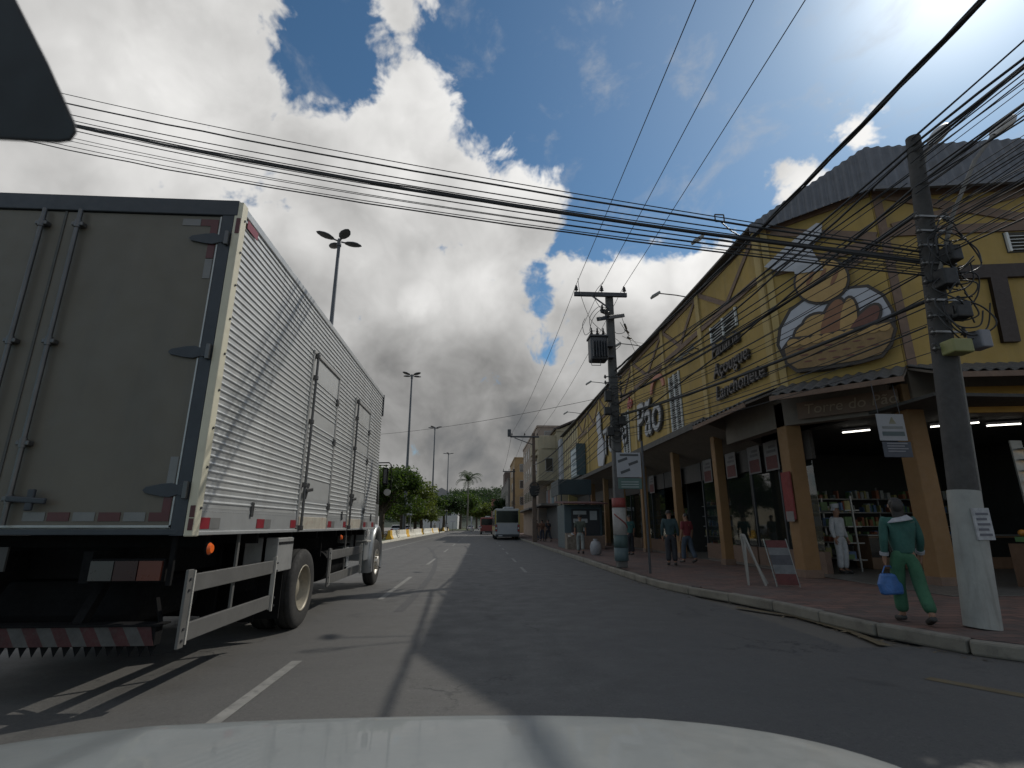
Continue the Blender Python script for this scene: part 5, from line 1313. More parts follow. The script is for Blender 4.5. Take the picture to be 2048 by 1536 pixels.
MB().box((5.9,51.7,3.3),(7.6,60,3.5)).build('shop_canopy', GRY, h); MB().box((7.5,51.45,.15),(7.6,59.9,3.3)).build('shop_shutter', mat('shutter_grey', (.13,.13,.13), .6, .3), h)
for k in range(5): MB().box((7.44,52+1.55*k,3.6),(7.6,53.3+1.55*k,5.2)).build('banner_board', mat('board_%d'%k, ((.25,.22,.2),(.12,.2,.25),(.3,.28,.25),(.25,.1,.08),(.2,.2,.22))[k], .6, var=.3, vs=3), h)
h = house('plaster_house', 'tall pinkish plaster house beyond the balcony house', 6.6, 18, 60.2, 81, 12.6, PNK, [(y,y+1.3,z,z+1.5) for y in (62,65,68,71,74,77) for z in (4.4,7.4,10.2)], wside=[(7.4,8.4,11,12.2)])
MB().box((5.6,61,3.2),(6.6,80.5,3.4)).build('shop_canopy', GRY, h)
h = house('ochre_house', 'ochre narrow house beyond the side street, left of the plaster house', 6.3, 18, 97, 112, 13.5, OCH, [(y,y+1.4,z,z+1.6) for y in (99,103,107) for z in (4.6,7.8,10.6)], wside=[(7.2,8.6,z,z+1.5) for z in (5,8,11)])
h = house('grey_house', 'small weathered grey house next to the ochre house', 5.9, 18, 112.3, 150, 11.0, GRY, [(y,y+1.6,z,z+1.6) for y in (116,122,128,134,140) for z in (4.6,7.6)])
h = house('dark_block', 'dark brown flat-roofed block on the hillside at the street end', 12, 34, 262, 280, 27, mat('dark_brown_block', (.09,.065,.055), .9, var=.2), (), wside=[(15+4*i,17+4*i,z,z+2) for i in range(4) for z in (12,17,22)])
h = house('brick_house', 'small reddish house under the hill at the street end', 4.5, 11, 205, 215, 11, mat('reddish_wall', (.20,.09,.07), .9, var=.2), (), wside=[(5.5,6.6,4,5.6),(8,9.2,4,5.6),(5.5,6.6,7.2,8.8)])
# left side of the road
WSH = mat('white_shop_wall', (.55,.54,.52), .8, var=.08, vs=.8, dirt=.3, dcol=(.3,.28,.25), streak=True)
h = house('white_shop', 'low white shop with a red roof across the road behind the trees', -40, -23.5, 104, 128, 4.4, WSH, (), None, False, wside=[(-38,-34,.6,2.6),(-31,-27,.6,2.6)])
MB().prism([(-40.5,103.5,4.4),(-23,103.5,4.4),(-25,103.5,5.5),(-40.5,103.5,5.5)], (0,25,0)).build('roof', mat('red_roof', (.30,.10,.08), .8, var=.2, vs=1), h)
tx_ = [None]
h2_ = house('pale_house', 'pale grey house with a pitched roof beyond the far lamp post', -22, -8.6, 205, 225, 11.5, WSH, (), None, False, wside=[(-20,-17,5,7),(-14,-11,5,7)])
MB().prism([(-22.5,204.5,11.5),(-8,204.5,11.5),(-15,204.5,15.5)], (0,21,0)).build('roof', mat('grey_roof', (.25,.24,.24), .8, var=.15), h2_)
house('low_house', 'long cream house across the road at the left edge of the median gap', -40, -24, 66, 95, 5.0, mat('cream_house', (.45,.40,.30), .85, var=.1), [( -1,-1,0,0)][:0], None, True, wside=[(-38,-36,1,2.6)])

# ------------------------------------------------------------------ vehicles
GLV = glass_mat('vehicle_glass', (.012,.014,.015), .12, .95, .25); TY = mat('tyre_rubber', (.035,.033,.031), .85); CH = mat('hub_metal', (.4,.4,.4), .4, .7)
def wheelset(r, pts, rad_, w=.2):
    for (x,y,s) in pts:
        t_ = MB().lathe([(rad_*.6,-w/2),(rad_*.95,-w/2),(rad_,-w*.3),(rad_,w*.3),(rad_*.95,w/2),(rad_*.6,w/2)], (x,y,rad_), 'x', 20).build('wheel', TY, r)
        MB().lathe([(rad_*.62,s*w*.4),(rad_*.4,s*w*.3),(.001,s*w*.45)], (x,y,rad_), 'x', 14).build('rim', CH, t_)
def car(lab, x, y, rz, col, kind='car', grp='cars across the median'):
    m = mat('paint_%s' % '_'.join(str(int(c*100)) for c in col), col, .3, .2, var=.03, coat=.6)
    r = thing('parked_car' if kind != 'pickup' else 'pickup', lab, 'car' if kind != 'pickup' else 'pickup', (0,0,0), 0, grp)
    H = 1.75 if kind == 'suv' else 1.5
    low = [(-2.1,.35),(-2.15,.75),(-2.05,.98),(2.0,.98 if kind!='car' else .95),(2.12,.7),(2.1,.35)]
    MB().prism([(-.86,a,b) for a,b in low], (1.72,0,0)).build('body', m, r, .07, 3)
    cab = [(-1.95,.95),(-1.7,H-.05),(-1.4,H),(.2,H),(.45,H-.08),(1.2,.95)] if kind != 'pickup' else [(-.5,.95),(-.4,H-.02),(-.1,H),(.7,H),(.95,H-.1),(1.5,.95)]
    n = len(cab); vs = [(-.84 if b<1 else -.66,a,b) for a,b in cab]+[(.84 if b<1 else .66,a,b) for a,b in cab]
    MB().add(vs, [tuple(range(n-1,-1,-1)),tuple(range(n,2*n))]+[(i,(i+1)%n,n+(i+1)%n,n+i) for i in range(n)]).build('cabin', m, r, .05, 3)
    a,b = cab[0],cab[1]; f = lambda p,q,t_: (p[0]+(q[0]-p[0])*t_, p[1]+(q[1]-p[1])*t_)
    for (p,q,dy) in ((cab[0],cab[1],-.02),(cab[-1],cab[-2],.02)):
        p1 = f(p,q,.12); q1 = f(p,q,.92)
        MB().add([(-.74,p1[0]+dy,p1[1]),(.74,p1[0]+dy,p1[1]),(.62,q1[0]+dy,q1[1]),(-.62,q1[0]+dy,q1[1])], [(0,1,2,3)]).build('windscreen', GLV, r)
    for s in (-1,1):
        ylo, yhi = cab[0][0]+.35, cab[-1][0]-.45
        MB().add([(s*.845,ylo,1.02),(s*.845,yhi,1.02),(s*.70,yhi-.45,H-.12),(s*.70,ylo+.1,H-.12)], [(0,1,2,3)]).build('side_window', GLV, r)
        MB().box((s*.6-.18,-2.17,.68),(s*.6+.18,-2.10,.86)).build('tail_light', mat('lens_red', (.35,.02,.02), .3), r, .02)
        MB().box((s*.6-.18,2.02,.66),(s*.6+.18,2.12,.82)).build('headlight', mat('lens_clear', (.6,.6,.58), .15), r, .02)
    MB().box((-.26,-2.19,.5),(.26,-2.14,.62)).build('number_plate', mat('plate_grey', (.4,.4,.4), .5), r)
    wheelset(r, [(s*.78,yy,s) for s in (-1,1) for yy in (-1.3,1.35)], .32)
    r.location = (x,y,0); r.rotation_euler = (0,0,rz)
    return r
car('white sport utility car across the median, nearest to the truck fender', -14.2,71,0, (.60,.60,.58), 'suv')
car('white car across the median just right of the tree trunk', -13.6,90,0, (.58,.58,.57))
car('silver car across the median below the lower bushy tree', -14.4,106,0, (.35,.36,.37))
car('dark car across the median under the trees', -16.8,84,math.pi, (.04,.045,.05))
car('white car parked farther left across the median', -17.0,64,math.pi, (.55,.55,.54))
car('white pickup far ahead on the road left of the red van', -2.6,150,0, (.60,.60,.58), 'pickup', 'vehicles far ahead')
car('small white car far ahead beside the white marker post', .3,172,0, (.55,.55,.55), 'car', 'vehicles far ahead')
# bus
def bus(name, lab, x0, x1, y0, y1, h, side, rear, cat='bus', grp='buses ahead', yel=None):
    r = thing(name, lab, cat, ((x0+x1)/2,(y0+y1)/2,0), 0, grp)
    MB().box((x0,y0,.35),(x1,y1,h)).build('body', side, r, .12, 3)
    w = x1-x0
    MB().box((x0+.14,y0-.02,.55),(x1-.14,y0-.004,h*.53)).build('rear_panel', rear, r, .02)
    g = MB().box((x0+.16,y0-.03,h*.55),(x1-.16,y0-.005,h-.22)).build('rear_window', GLV, r, .05)
    MB().box((x0+.05,y0-.06,.30),(x1-.05,y0+.1,.55)).build('rear_bumper', mat('bumper_dark', (.03,.03,.032), .6), r, .04)
    MB().box((x0+.35,y0-.065,.36),(x0+.75,y0-.058,.46)).build('number_plate', mat('plate_grey', (.4,.4,.4), .5), r)
    for s,xx in ((-1,x0+.13),(1,x1-.13)):
        t_ = MB().box((xx-.11,y0-.05,.8),(xx+.11,y0-.005,1.5)).build('tail_light_cluster', mat('cluster_dark', (.06,.03,.03), .4), r, .03)
        for k in range(3): MB().cyl((xx,y0-.05,.92+.22*k),(xx,y0-.065,.92+.22*k),.075,n=12).build('lens', mat('lens_red', (.35,.02,.02), .3) if k != 1 else mat('lens_clear', (.6,.6,.58), .15), t_)
    MB().box((x0+w*.35,y0+.1,h),(x0+w*.75,y0+2.5,h+.18)).build('roof_unit', mat('roof_unit', (.45,.45,.45), .6), r, .04)
    if yel:
        for xx in (x0,x1-.13): MB().box((xx-.004,y0-.012,h*.5),(xx+.134,y0+.2,h-.12)).build('yellow_corner', yel, r, .02)
        MB().box((x0-.006,y0+.2,.9),(x0-.001,y1-.2,1.3)).build('yellow_band', yel, r)
    n = int((y1-y0-1)/1.5)
    for k in range(n):
        for xx,s in ((x0,-1),(x1,1)): MB().box((xx-.012 if s<0 else xx,y0+.6+1.5*k,1.35),(xx if s<0 else xx+.012,y0+1.9+1.5*k,h-.55)).build('side_window', GLV, r)
    wheelset(r, [(x0+.14,y0+2.6,-1),(x1-.14,y0+2.6,1),(x0+.14,y1-2.5,-1),(x1-.14,y1-2.5,1)], .5, .3)
    return r
bus('city_bus','white and yellow city bus stopped at the right kerb ahead', 1.5,4.0,54,65.5,3.05, mat('bus_side_white', (.30,.30,.29), .4, var=.05, coat=.3), mat('bus_grey_white', (.30,.30,.31), .45, var=.06, vs=1.5, dirt=.3, dcol=(.2,.2,.2)), yel=mat('bus_yellow', (.30,.24,.04), .4, var=.05))
bus('red_van','dull red van driving ahead, left of the city bus', .05,2.15,86,92,2.65, mat('van_red', (.20,.035,.03), .4, var=.06, coat=.3), mat('van_red_rear', (.17,.03,.028), .45, var=.06), 'van')
# white marker post and signs on the far median
for i,(x,y,hh,lab) in enumerate(((-1.9,120,3.4,'tall white marker post at the far end of the road'),(-9.4,73,2.6,'thin white marker post on the median, near the lower tree'))):
    r = thing('marker_post', lab, 'post', (x,y,.1), 0, 'white posts'); MB().cyl((x,y,.1),(x,y,hh),.14 if i==0 else .06,n=10).build('post', WHITE, r); MB().cyl((x,y,.1),(x,y,.25),.3 if i==0 else .1,n=10).build('foot', CONC, r)
for i,(px_,Y_,w_,za,zb_,lab) in enumerate(((818,66,.75,2.6,4.2,'white rounded sign board on a post under the trees'),(880,92,.9,1.8,2.9,'small white sign with dark print on the median'),(906,128,1.2,2.2,2.5,'small pale canopy sign on a post far along the median'))):
    p = PY(px_,1040,Y_); r = thing('median_sign', lab, 'sign', (p.x,Y_,.14), 0, 'signs on the median')
    MB().cyl((p.x,Y_,.1),(p.x,Y_,zb_),.05,n=8).build('post', STEEL, r); MB().box((p.x-w_/2,Y_-.06,za),(p.x+w_/2,Y_-.03,zb_)).build('board', WHITE, r, .05)
p = PY(786,1036,103.4)
r = thing('shop_name_sign', 'blue lettering on the white shop front across the road', 'sign', (-27,103.6,3.4)); text('Bom', 1.9, Vector((-31.0,103.9,2.8)), Vector((1,0,0)), Z, mat('blue_letter', (.06,.09,.22), .5), r, .03, 0, bold=.03)

# ------------------------------------------------------------------ kiosk and street furniture
def kiosk():
    r = thing('street_kiosk', 'pale blue street kiosk with paper notices on its front, beside the kerb', 'kiosk', (5.4,30,.15))
    BLU = mat('kiosk_blue', (.06,.085,.095), .6, var=.15, vs=2, dirt=.4, dcol=(.1,.12,.12), streak=True)
    MB().box((4.75,30.0,.15),(6.9,32.6,2.55)).build('kiosk_body', BLU, r, .03)
    MB().box((5.15,29.93,.9),(6.75,29.99,2.3)).build('front_opening', mat('kiosk_dark', (.03,.03,.032), .7), r)
    for (x,z,w_,hh) in ((5.25,2.0,.75,.2),(5.25,1.55,.8,.22),(5.6,1.1,.35,.2),(6.2,1.7,.4,.5)): MB().box((x,29.90,z),(x+w_,29.925,z+hh)).build('notice', mat('notice_paper', (.35,.35,.34), .7, var=.1), r)
    MB().box((5.1,29.5,.15),(6.9,29.92,.85)).build('counter', BRN, r, .02)
    MB().prism([(4.6,29.2,2.55),(4.6,29.2,2.62),(4.6,32.7,2.85),(4.6,32.7,2.75)], (2.5,0,0)).build('maroon_roof', mat('maroon', (.10,.035,.03), .7, var=.2), r)
    MB().prism([(4.75,29.95,.15),(4.75,29.2,.15),(4.75,29.2,.75),(4.75,29.6,1.0),(4.75,29.95,1.0)], (.55,0,0)).build('goods_rack', mat('rack_mixed', (.16,.13,.10), .7, var=.5, vs=8), r)
    for k in range(4): MB().obox((4.9+.1*k,29.25+.05*k,.85+.05*k), Vector((.09,.02,0)), Vector((0,.05,.05)), Vector((0,-.01,.01))).build('magazine', mat('mag_%d'%k, ((.45,.42,.38),(.4,.3,.2),(.5,.5,.5),(.3,.15,.12))[k], .5), r)
kiosk()
r = thing('bus_shelter_sign', 'dull teal board on two posts behind the kiosk', 'sign', (6,34.5,.15))
MB().box((5.2,34.4,3.35),(7.3,34.55,4.35)).build('board', mat('teal_board', (.03,.045,.05), .6, var=.15, vs=2), r, .02)
MB().box((5.1,34.4,3.35),(5.19,38,4.35)).build('side_board', mat('teal_pale', (.06,.075,.08), .6, var=.15, vs=2), r)
for x in (5.3,7.2): MB().cyl((x,34.5,.15),(x,34.5,3.35),.05,n=8).build('post', STEEL, r)
# parking sign on its post
sp_ = Vector((4.62,14.6,0))
r = thing('parking_sign', 'grey sign with dark slanted marks above a green plate, right of the transformer pole', 'sign', (sp_.x,sp_.y,.15))
MB().cyl((sp_.x,sp_.y,.15),(sp_.x,sp_.y,3.75),.035,n=10).build('post', STEEL, r)
a = PY(1232,905,sp_.y-.06); b = PY(1284,955,sp_.y-.06); c_ = PY(1284,978,sp_.y-.06)
MB().box((a.x,sp_.y-.06,b.z),(b.x,sp_.y-.04,a.z)).build('grey_plate', mat('sign_grey', (.27,.28,.30), .5, var=.08), r, .01)
MB().box((a.x+.02,sp_.y-.06,c_.z),(b.x-.01,sp_.y-.04,b.z-.02)).build('green_plate', mat('sign_green', (.05,.10,.09), .5, var=.1), r, .01)
DK = mat('sign_ink', (.05,.055,.06), .6)
W_, H_ = b.x-a.x, a.z-b.z
for (u,v) in ((.25,.70),(.68,.58),(.34,.25)): MB().obox((a.x+W_*u,sp_.y-.064,b.z+H_*v), Vector((W_*.19,0,H_*.07)), Vector((0,.003,0)), Vector((-.01,0,H_*.05))).build('arrow', DK, r)
MB().box((a.x+W_*.15,sp_.y-.067,b.z+H_*.86),(a.x+W_*.9,sp_.y-.061,b.z+H_*.94)).build('text_line', DK, r)
for k in range(3): MB().box((a.x+W_*.15,sp_.y-.067,c_.z+.04+.07*k),(a.x+W_*.85,sp_.y-.061,c_.z+.07+.07*k)).build('text_line', mat('sign_pale_ink', (.2,.24,.24), .6), r)
# name sign hung before the corner door
Y_ = 10.4; a = PY(1750,828,Y_); b = PY(1815,882,Y_); c_ = PY(1822,915,Y_)
r = thing('hanging_sign', 'white sign with a small gold emblem above a navy plate, hung before the corner door', 'sign', (a.x,Y_,a.z))
MB().box((a.x,Y_-.02,b.z),(b.x,Y_,a.z)).build('white_plate', mat('hang_white', (.24,.245,.26), .5, var=.06), r, .006)
MB().box((a.x+.03,Y_-.02,c_.z),(b.x+.05,Y_,b.z-.02)).build('navy_plate', mat('hang_navy', (.03,.037,.055), .5), r, .006)
w_, h_ = b.x-a.x, a.z-b.z
for k in range(5): MB().box((a.x+w_*(.55-.02-.025*k),Y_-.026,a.z-h_*(.16+.05*k)),(a.x+w_*(.55+.02+.025*k),Y_-.021,a.z-h_*(.125+.05*k))).build('emblem', mat('emblem_gold', (.16,.145,.07), .5), r)
MB().box((a.x+w_*.15,Y_-.026,a.z-h_*.55),(a.x+w_*.9,Y_-.021,a.z-h_*.46)).build('text_line', mat('hang_grey', (.14,.15,.15), .6), r)
MB().box((a.x+w_*.12,Y_-.026,a.z-h_*.82),(a.x+w_*.92,Y_-.021,a.z-h_*.66)).build('text_bar', mat('hang_bar', (.06,.085,.09), .6), r)
for k in range(4): MB().box((a.x+w_*.2,Y_-.026,b.z-.07-.055*k),(a.x+w_*(.95-.12*(k%2)),Y_-.021,b.z-.045-.055*k)).build('text_line', mat('hang_pale', (.18,.18,.2), .6), r)
for x in (a.x+.06,b.x-.06): MB().cyl((x,Y_-.01,a.z),(x+.1,Y_+.15,4.42),.008,n=6).build('hanger', STEEL, r)
# standing banner and white trestle on the pavement
p = PZ(1578,1174,.15)
r = thing('standing_banner', 'narrow standing banner in white, grey and red on the pavement near the corner column', 'banner', (p.x,p.y,.15))
d_ = Vector((.92,-.39,0)); tl = Vector((-.22,.1,0))
for k,(z0_,z1_,m_) in enumerate(((.0,.22,PR),(.22,.40,mat('ban_grey', (.15,.155,.16), .7, var=.3, vs=9)),(.40,.60,mat('ban_dark', (.07,.07,.08), .7, var=.3, vs=9)),(.60,.75,mat('ban_grey', (.15,.155,.16), .7, var=.3, vs=9)),(.75,.90,mat('ban_red2', (.11,.03,.03), .7, var=.3, vs=9)))):
    q0_ = p+tl*(z0_/1.45)+Vector((0,0,z0_+.04)); q1_ = p+tl*(z1_/1.45)+Vector((0,0,z1_+.04))
    MB().prism([q0_-d_*.20,q0_+d_*.20,q1_+d_*.20,q1_-d_*.20], (-.01,-.02,0)).build('banner_panel', m_, r)
for s in (-1,1): MB().bar(p+d_*.22*s+Vector((0,.012,0)), p+d_*.22*s+tl*.66+Vector((0,.012,.97)), .025,.02).build('banner_frame', RACK, r)
MB().bar(p+tl*.5+Vector((0,.03,.75)), p+Vector((.2,.5,0.02)), .02,.02).build('stay', RACK, r)
p = PZ(1532,1172,.15)
r = thing('white_trestle', 'white folding trestle standing on the pavement beside the banner', 'trestle', (p.x,p.y,.15))
for (a_,b_) in (((0,0,0),(-.36,.0,1.05)),((-.30,.15,0),(-.36,.0,1.05)),((.25,.4,0),(-.2,.45,1.05)),((-.1,.55,0),(-.2,.45,1.05)),((-.36,0,1.05),(-.2,.45,1.05))):
    MB().bar(p+Vector(a_), p+Vector(b_), .04,.04).build('leg' if a_[2]==0 else 'top_bar', mat('trestle_white', (.27,.26,.24), .6), r)
r = thing('red_column_banner', 'red cloth banner tied to the corner column of the bakery', 'banner', (7.9,13.1,1.9))
MB().box((7.93,13.02,1.55),(7.965,13.42,2.75)).build('cloth', mat('cloth_red', (.17,.028,.026), .8, var=.25, vs=4), r); MB().box((7.92,13.06,1.5),(7.93,13.38,1.75)).build('notice', PAP, r)
# crates and bin at the kiosk
r = thing('white_sack', 'white sack standing on the pavement beside the kiosk', 'sack', (5.1,23.6,.15))
MB().lathe([(.16,0),(.24,.08),(.26,.35),(.2,.55),(.08,.62),(.12,.68),(.001,.68)], (5.1,23.6,.15),'z',14).build('sack_body', mat('sack_white', (.26,.26,.27), .8, var=.2, vs=6), r)

# ------------------------------------------------------------------ people
SKINM = mat('skin_brown', (.26,.14,.09), .6, var=.08)
HAIRM = mat('hair_dark', (.018,.014,.012), .6, var=.2)
SHOE = mat('shoe_dark', (.03,.028,.026), .6)
def skin_obj(name, nodes, edges, m, parent, root=0, sub=1):
    me = bpy.data.meshes.new(name); me.from_pydata([n[0] for n in nodes], edges, []); me.materials.append(m)
    o = link(bpy.data.objects.new(name, me), parent)
    sk = o.modifiers.new('skin','SKIN'); sk.use_smooth_shade = True
    lay = me.skin_vertices[0].data if me.skin_vertices else None
    if lay is None:
        bm = bmesh.new(); bm.from_mesh(me); bm.verts.layers.skin.verify(); bm.to_mesh(me); bm.free(); lay = me.skin_vertices[0].data
    for i,n in enumerate(nodes):
        rr = n[1]; lay[i].radius = (rr,rr) if not isinstance(rr,tuple) else rr
        lay[i].use_root = (i == root)
    ss = o.modifiers.new('sub','SUBSURF'); ss.levels = sub; ss.render_levels = sub
    return o
def person(lab, loc, rz, h, shirt, pants, grp=None, stride=.0, arms=(0,0), longs=True, skirt=False, collar=None, bag=None, hand_up=0.0, skin=SKINM, hat=None, longhair=False):
    T = thing('person', lab, 'person', loc, rz, grp); s = h/1.72
    V = lambda x,y,z: Vector(loc) + Matrix.Rotation(rz,3,'Z') @ Vector((x*s,y*s,z*s))
    st = stride
    J = {'pel':(0,0,.95),'wai':(0,.0,1.10),'che':(0,.005,1.30),'nec':(0,0,1.46),'hb':(0,-.02,1.54),'hm':(0,-.025,1.62),'ht':(0,-.015,1.70)}
    N = [(V(*J['pel']),(.09*s,.09*s)),(V(*J['wai']),(.085*s,.085*s)),(V(*J['che']),(.085*s,.085*s)),(V(*J['nec']),.058*s),(V(*J['hb']),(.075*s,.085*s)),(V(*J['hm']),(.080*s,.098*s)),(V(*J['ht']),(.06*s,.07*s))]
    E = [(0,1),(1,2),(2,3),(3,4),(4,5),(5,6)]
    SH = []; PT = []
    def add(p, r_, par): N.append((V(*p), r_*s)); E.append((par,len(N)-1)); return len(N)-1
    armsj = {}
    for k,sg in enumerate((-1,1)):
        sw = arms[k]
        sh = (sg*.185,0,1.405); el = (sg*.235,.02-.10*sw,1.13+.02*abs(sw)); wr = (sg*.245,-.05-.30*sw,.90+.10*max(0,sw))
        i1 = add(sh,.062,2); i2 = add(el,.045,i1); i3 = add(wr,.032,i2)
        pm = (wr[0],wr[1]-.02,wr[2]-.075); i4 = add(pm,.034,i3)
        for f,(dx,L) in enumerate(((-.028,.075),(-.010,.088),(.008,.084),(.026,.066))):
            a1 = add((pm[0]+dx*.3,pm[1]+dx,pm[2]-.045),.0095,i4); add((pm[0]+dx*.3+sg*-.012,pm[1]+dx-.008,pm[2]-.045-L*.55),.008,a1)
        t1 = add((pm[0]-sg*.01,pm[1]-.045,pm[2]-.005),.010,i4); add((pm[0]-sg*.02,pm[1]-.062,pm[2]-.045),.009,t1)
        armsj[sg] = (sh,el,wr,pm)
    legs = {}
    for k,sg in enumerate((-1,1)):
        q = st*sg
        hp = (sg*.095,0,.90); kn = (sg*.10,-.03-q*.22,.50); an = (sg*.10,.03-q*.42+(.06 if q<0 else 0),.09+(.05 if q<0 else 0)); to = (sg*.115,an[1]-.15,.045+(.0 if q>=0 else .0))
        i1 = add(hp,.07,0); i2 = add(kn,.05,i1); i3 = add((kn[0],kn[1]*.6+an[1]*.4+.01,.34),.045,i2); i4 = add(an,.042,i3); add(to,.034,i4)
        legs[sg] = (hp,kn,an,to)
    skin_obj('body', N, E, skin, T, 0, 1)
    # clothing
    n = [(V(0,0,.93),(.165*s,.132*s)),(V(0,0,1.10),(.150*s,.122*s)),(V(0,.005,1.30),(.176*s,.130*s)),(V(0,0,1.425),(.085*s,.08*s))]; e = [(0,1),(1,2),(2,3)]
    for sg in (-1,1):
        sh,el,wr,pm = armsj[sg]; n.append((V(*sh),.075*s)); e.append((2,len(n)-1)); n.append((V(*el),.060*s)); e.append((len(n)-2,len(n)-1))
        if longs: n.append((V(*wr),.045*s)); e.append((len(n)-2,len(n)-1))
    skin_obj('shirt', n, e, shirt, T, 1, 1)
    if collar:
        mb = MB()
        for k in range(12):
            a0,a1 = 2*math.pi*k/12, 2*math.pi*(k+1)/12
            mb.prism([V(.12*math.cos(a),.10*math.sin(a)-.0,1.44-.03*math.cos(a)) if j<2 else V(.19*math.cos(a),.145*math.sin(a),1.385-.03*math.cos(a)) for j,a in enumerate((a0,a1,a1,a0))], (0,0,.012))
        mb.build('collar', collar, T)
        for sg in (-1,1):
            sh,el,wr,pm = armsj[sg]; p = Vector(el).lerp(Vector(wr),.75); q2 = Vector(el).lerp(Vector(wr),.95); MB().cyl(V(*p),V(*q2),.058*s,.056*s,12).build('cuff', collar, T)
    if skirt:
        MB().lathe([(.16*s,.98*s),(.20*s,.8*s),(.27*s,.32*s),(.25*s,.30*s)], loc, 'z', 18).build('skirt', pants, T)
    else:
        n = [(V(0,0,1.0),(.158*s,.126*s)),(V(0,0,.91),(.162*s,.132*s))]; e = [(0,1)]
        for sg in (-1,1):
            hp,kn,an,to = legs[sg]; n.append((V(*hp),.112*s)); e.append((1,len(n)-1)); n.append((V(*kn),.092*s)); e.append((len(n)-2,len(n)-1)); n.append((V(an[0],an[1],an[2]+.03),.088*s)); e.append((len(n)-2,len(n)-1))
        skin_obj('trousers', n, e, pants, T, 1, 1)
    for sg in (-1,1):
        hp,kn,an,to = legs[sg]
        a = V(an[0],an[1]+.03,max(.0,an[2]-.055)); b = V(to[0],to[1]-.05,max(0.0,to[2]-.04))
        MB().sphere((a+b)/2+Vector((0,0,.04*s)), (.055*s,.055*s,.045*s), 10, 6).build('shoe', SHOE, T) if False else MB().bar(a+Vector((0,0,.035*s)), b+Vector((0,0,.03*s)), .09*s,.07*s).build('shoe', SHOE, T, .025)
    mb = MB(); c = V(0,.0,1.635)
    def hf(u,v):
        a = 2*math.pi*u; b_ = math.pi*.5*(1-v)
        p = Vector((.092*math.cos(a)*math.cos(b_), .108*math.sin(a)*math.cos(b_)+.012, .105*math.sin(b_)-.0))
        if p.y < -.02 and v > .55: p *= .82
        return V(p.x, p.y, 1.625+p.z*1.0)
    mb.grid(hf, 16, 7); mb.build('hair', HAIRM if hat is None else hat, T)
    if longhair:
        MB().grid(lambda u,v: V(.085*math.cos(math.pi*u)*(1-.1*v), .05+.06*math.sin(math.pi*u)-.01*v, 1.66-.26*v), 10, 5).build('hair_back', HAIRM, T); MB().sphere(V(0,.07,1.60), (.085*s,.06*s,.10*s), 12, 8).build('hair_knot', HAIRM, T)
    if hat is not None: MB().cyl(V(0,-.01,1.69),V(0,.0,1.80),.085*s,.105*s,14).build('cap', hat, T, .02)
    for sg in (-1,1): MB().sphere(V(sg*.032,-.112,1.625), .010*s, 6, 5).build('eye', HAIRM, T)
    MB().add([V(-.014,-.112,1.575),V(.014,-.112,1.575),V(0,-.14,1.578),V(0,-.115,1.62)], [(0,1,2),(1,3,2),(3,0,2),(0,3,1)]).build('nose', skin, T)
    MB().bar(V(-.025,-.112,1.552),V(.025,-.112,1.552),.006*s,.008*s).build('mouth', mat('lip', (.18,.07,.06), .5), T)
    for sg in (-1,1): MB().sphere(V(sg*.083,-.01,1.605), (.012*s,.02*s,.032*s), 6, 5).build('ear', skin, T)
    return armsj, V, s
C_ = lambda n,c: mat('cloth_'+n, c, .9, var=.25, vs=7, bump=1.0, bs=9)
p = PZ(1690,1147,.17)
person('person in white kitchen clothes and cap standing inside the corner door', (p.x,p.y,.17), rad(20), 1.72, C_('white',(.42,.42,.43)), C_('white',(.42,.42,.43)), hat=C_('white',(.42,.42,.43)))
p = Vector((5.75,7.05,.15))
aj, V_, s_ = person('person in green with white collar walking past the corner with a blue bag', p, rad(160), 1.62, C_('green',(.026,.085,.07)), C_('green_light',(.035,.11,.06)), stride=.42, arms=(.3,-.1), collar=C_('white_trim',(.30,.30,.32)), longhair=True)
pm = V_(*aj[1][3]) - Vector((0,0,.05))
r = thing('shopping_bag', 'blue shopping bag in the hand of the person in green', 'bag', pm-Vector((0,0,.42)))
MB().prism([pm+Vector((-.10,.03,-.10)),pm+Vector((.12,.03,-.11)),pm+Vector((.17,.03,-.22)),pm+Vector((.16,.03,-.37)),pm+Vector((-.13,.03,-.38)),pm+Vector((-.16,.03,-.24))], (0,-.09,0)).build('bag_body', mat('bag_blue', (.04,.12,.32), .5, var=.3, vs=9, bump=1.0, bs=14), r, .03)
MB().tube([pm+Vector((-.09,-.03,-.10)),pm+Vector((-.04,-.03,-.01)),pm+Vector((.04,-.03,-.01)),pm+Vector((.09,-.03,-.10))],.008,6).build('bag_handle', mat('bag_blue', (.05,.16,.42), .5), r)
p = PZ(1345,1131,.15)
person('person in dark teal shirt and dark trousers standing before the shop window', (p.x,p.y,.15), rad(160), 1.74, C_('teal',(.03,.055,.06)), C_('darkpants',(.03,.032,.038)), 'people outside the bakery')
p = PZ(1366,1127,.15)
person('person in dark red shirt behind the person in teal', (p.x+.3,p.y+.2,.15), rad(200), 1.66, C_('darkred',(.17,.03,.035)), C_('jeans',(.06,.08,.11)), 'people outside the bakery', .4, longs=False)
person('person in dark top and pale grey trousers by the kiosk', (4.62,24.6,.15), rad(170), 1.72, C_('olive',(.06,.07,.055)), C_('palegrey',(.19,.20,.19)), 'people at the kiosk', .3, longs=False)
person('person in teal standing by the wall right of the kiosk', (6.6,23.4,.15), rad(200), 1.7, C_('teal2',(.05,.13,.12)), C_('darkpants',(.03,.032,.038)), 'people at the kiosk', longs=False)
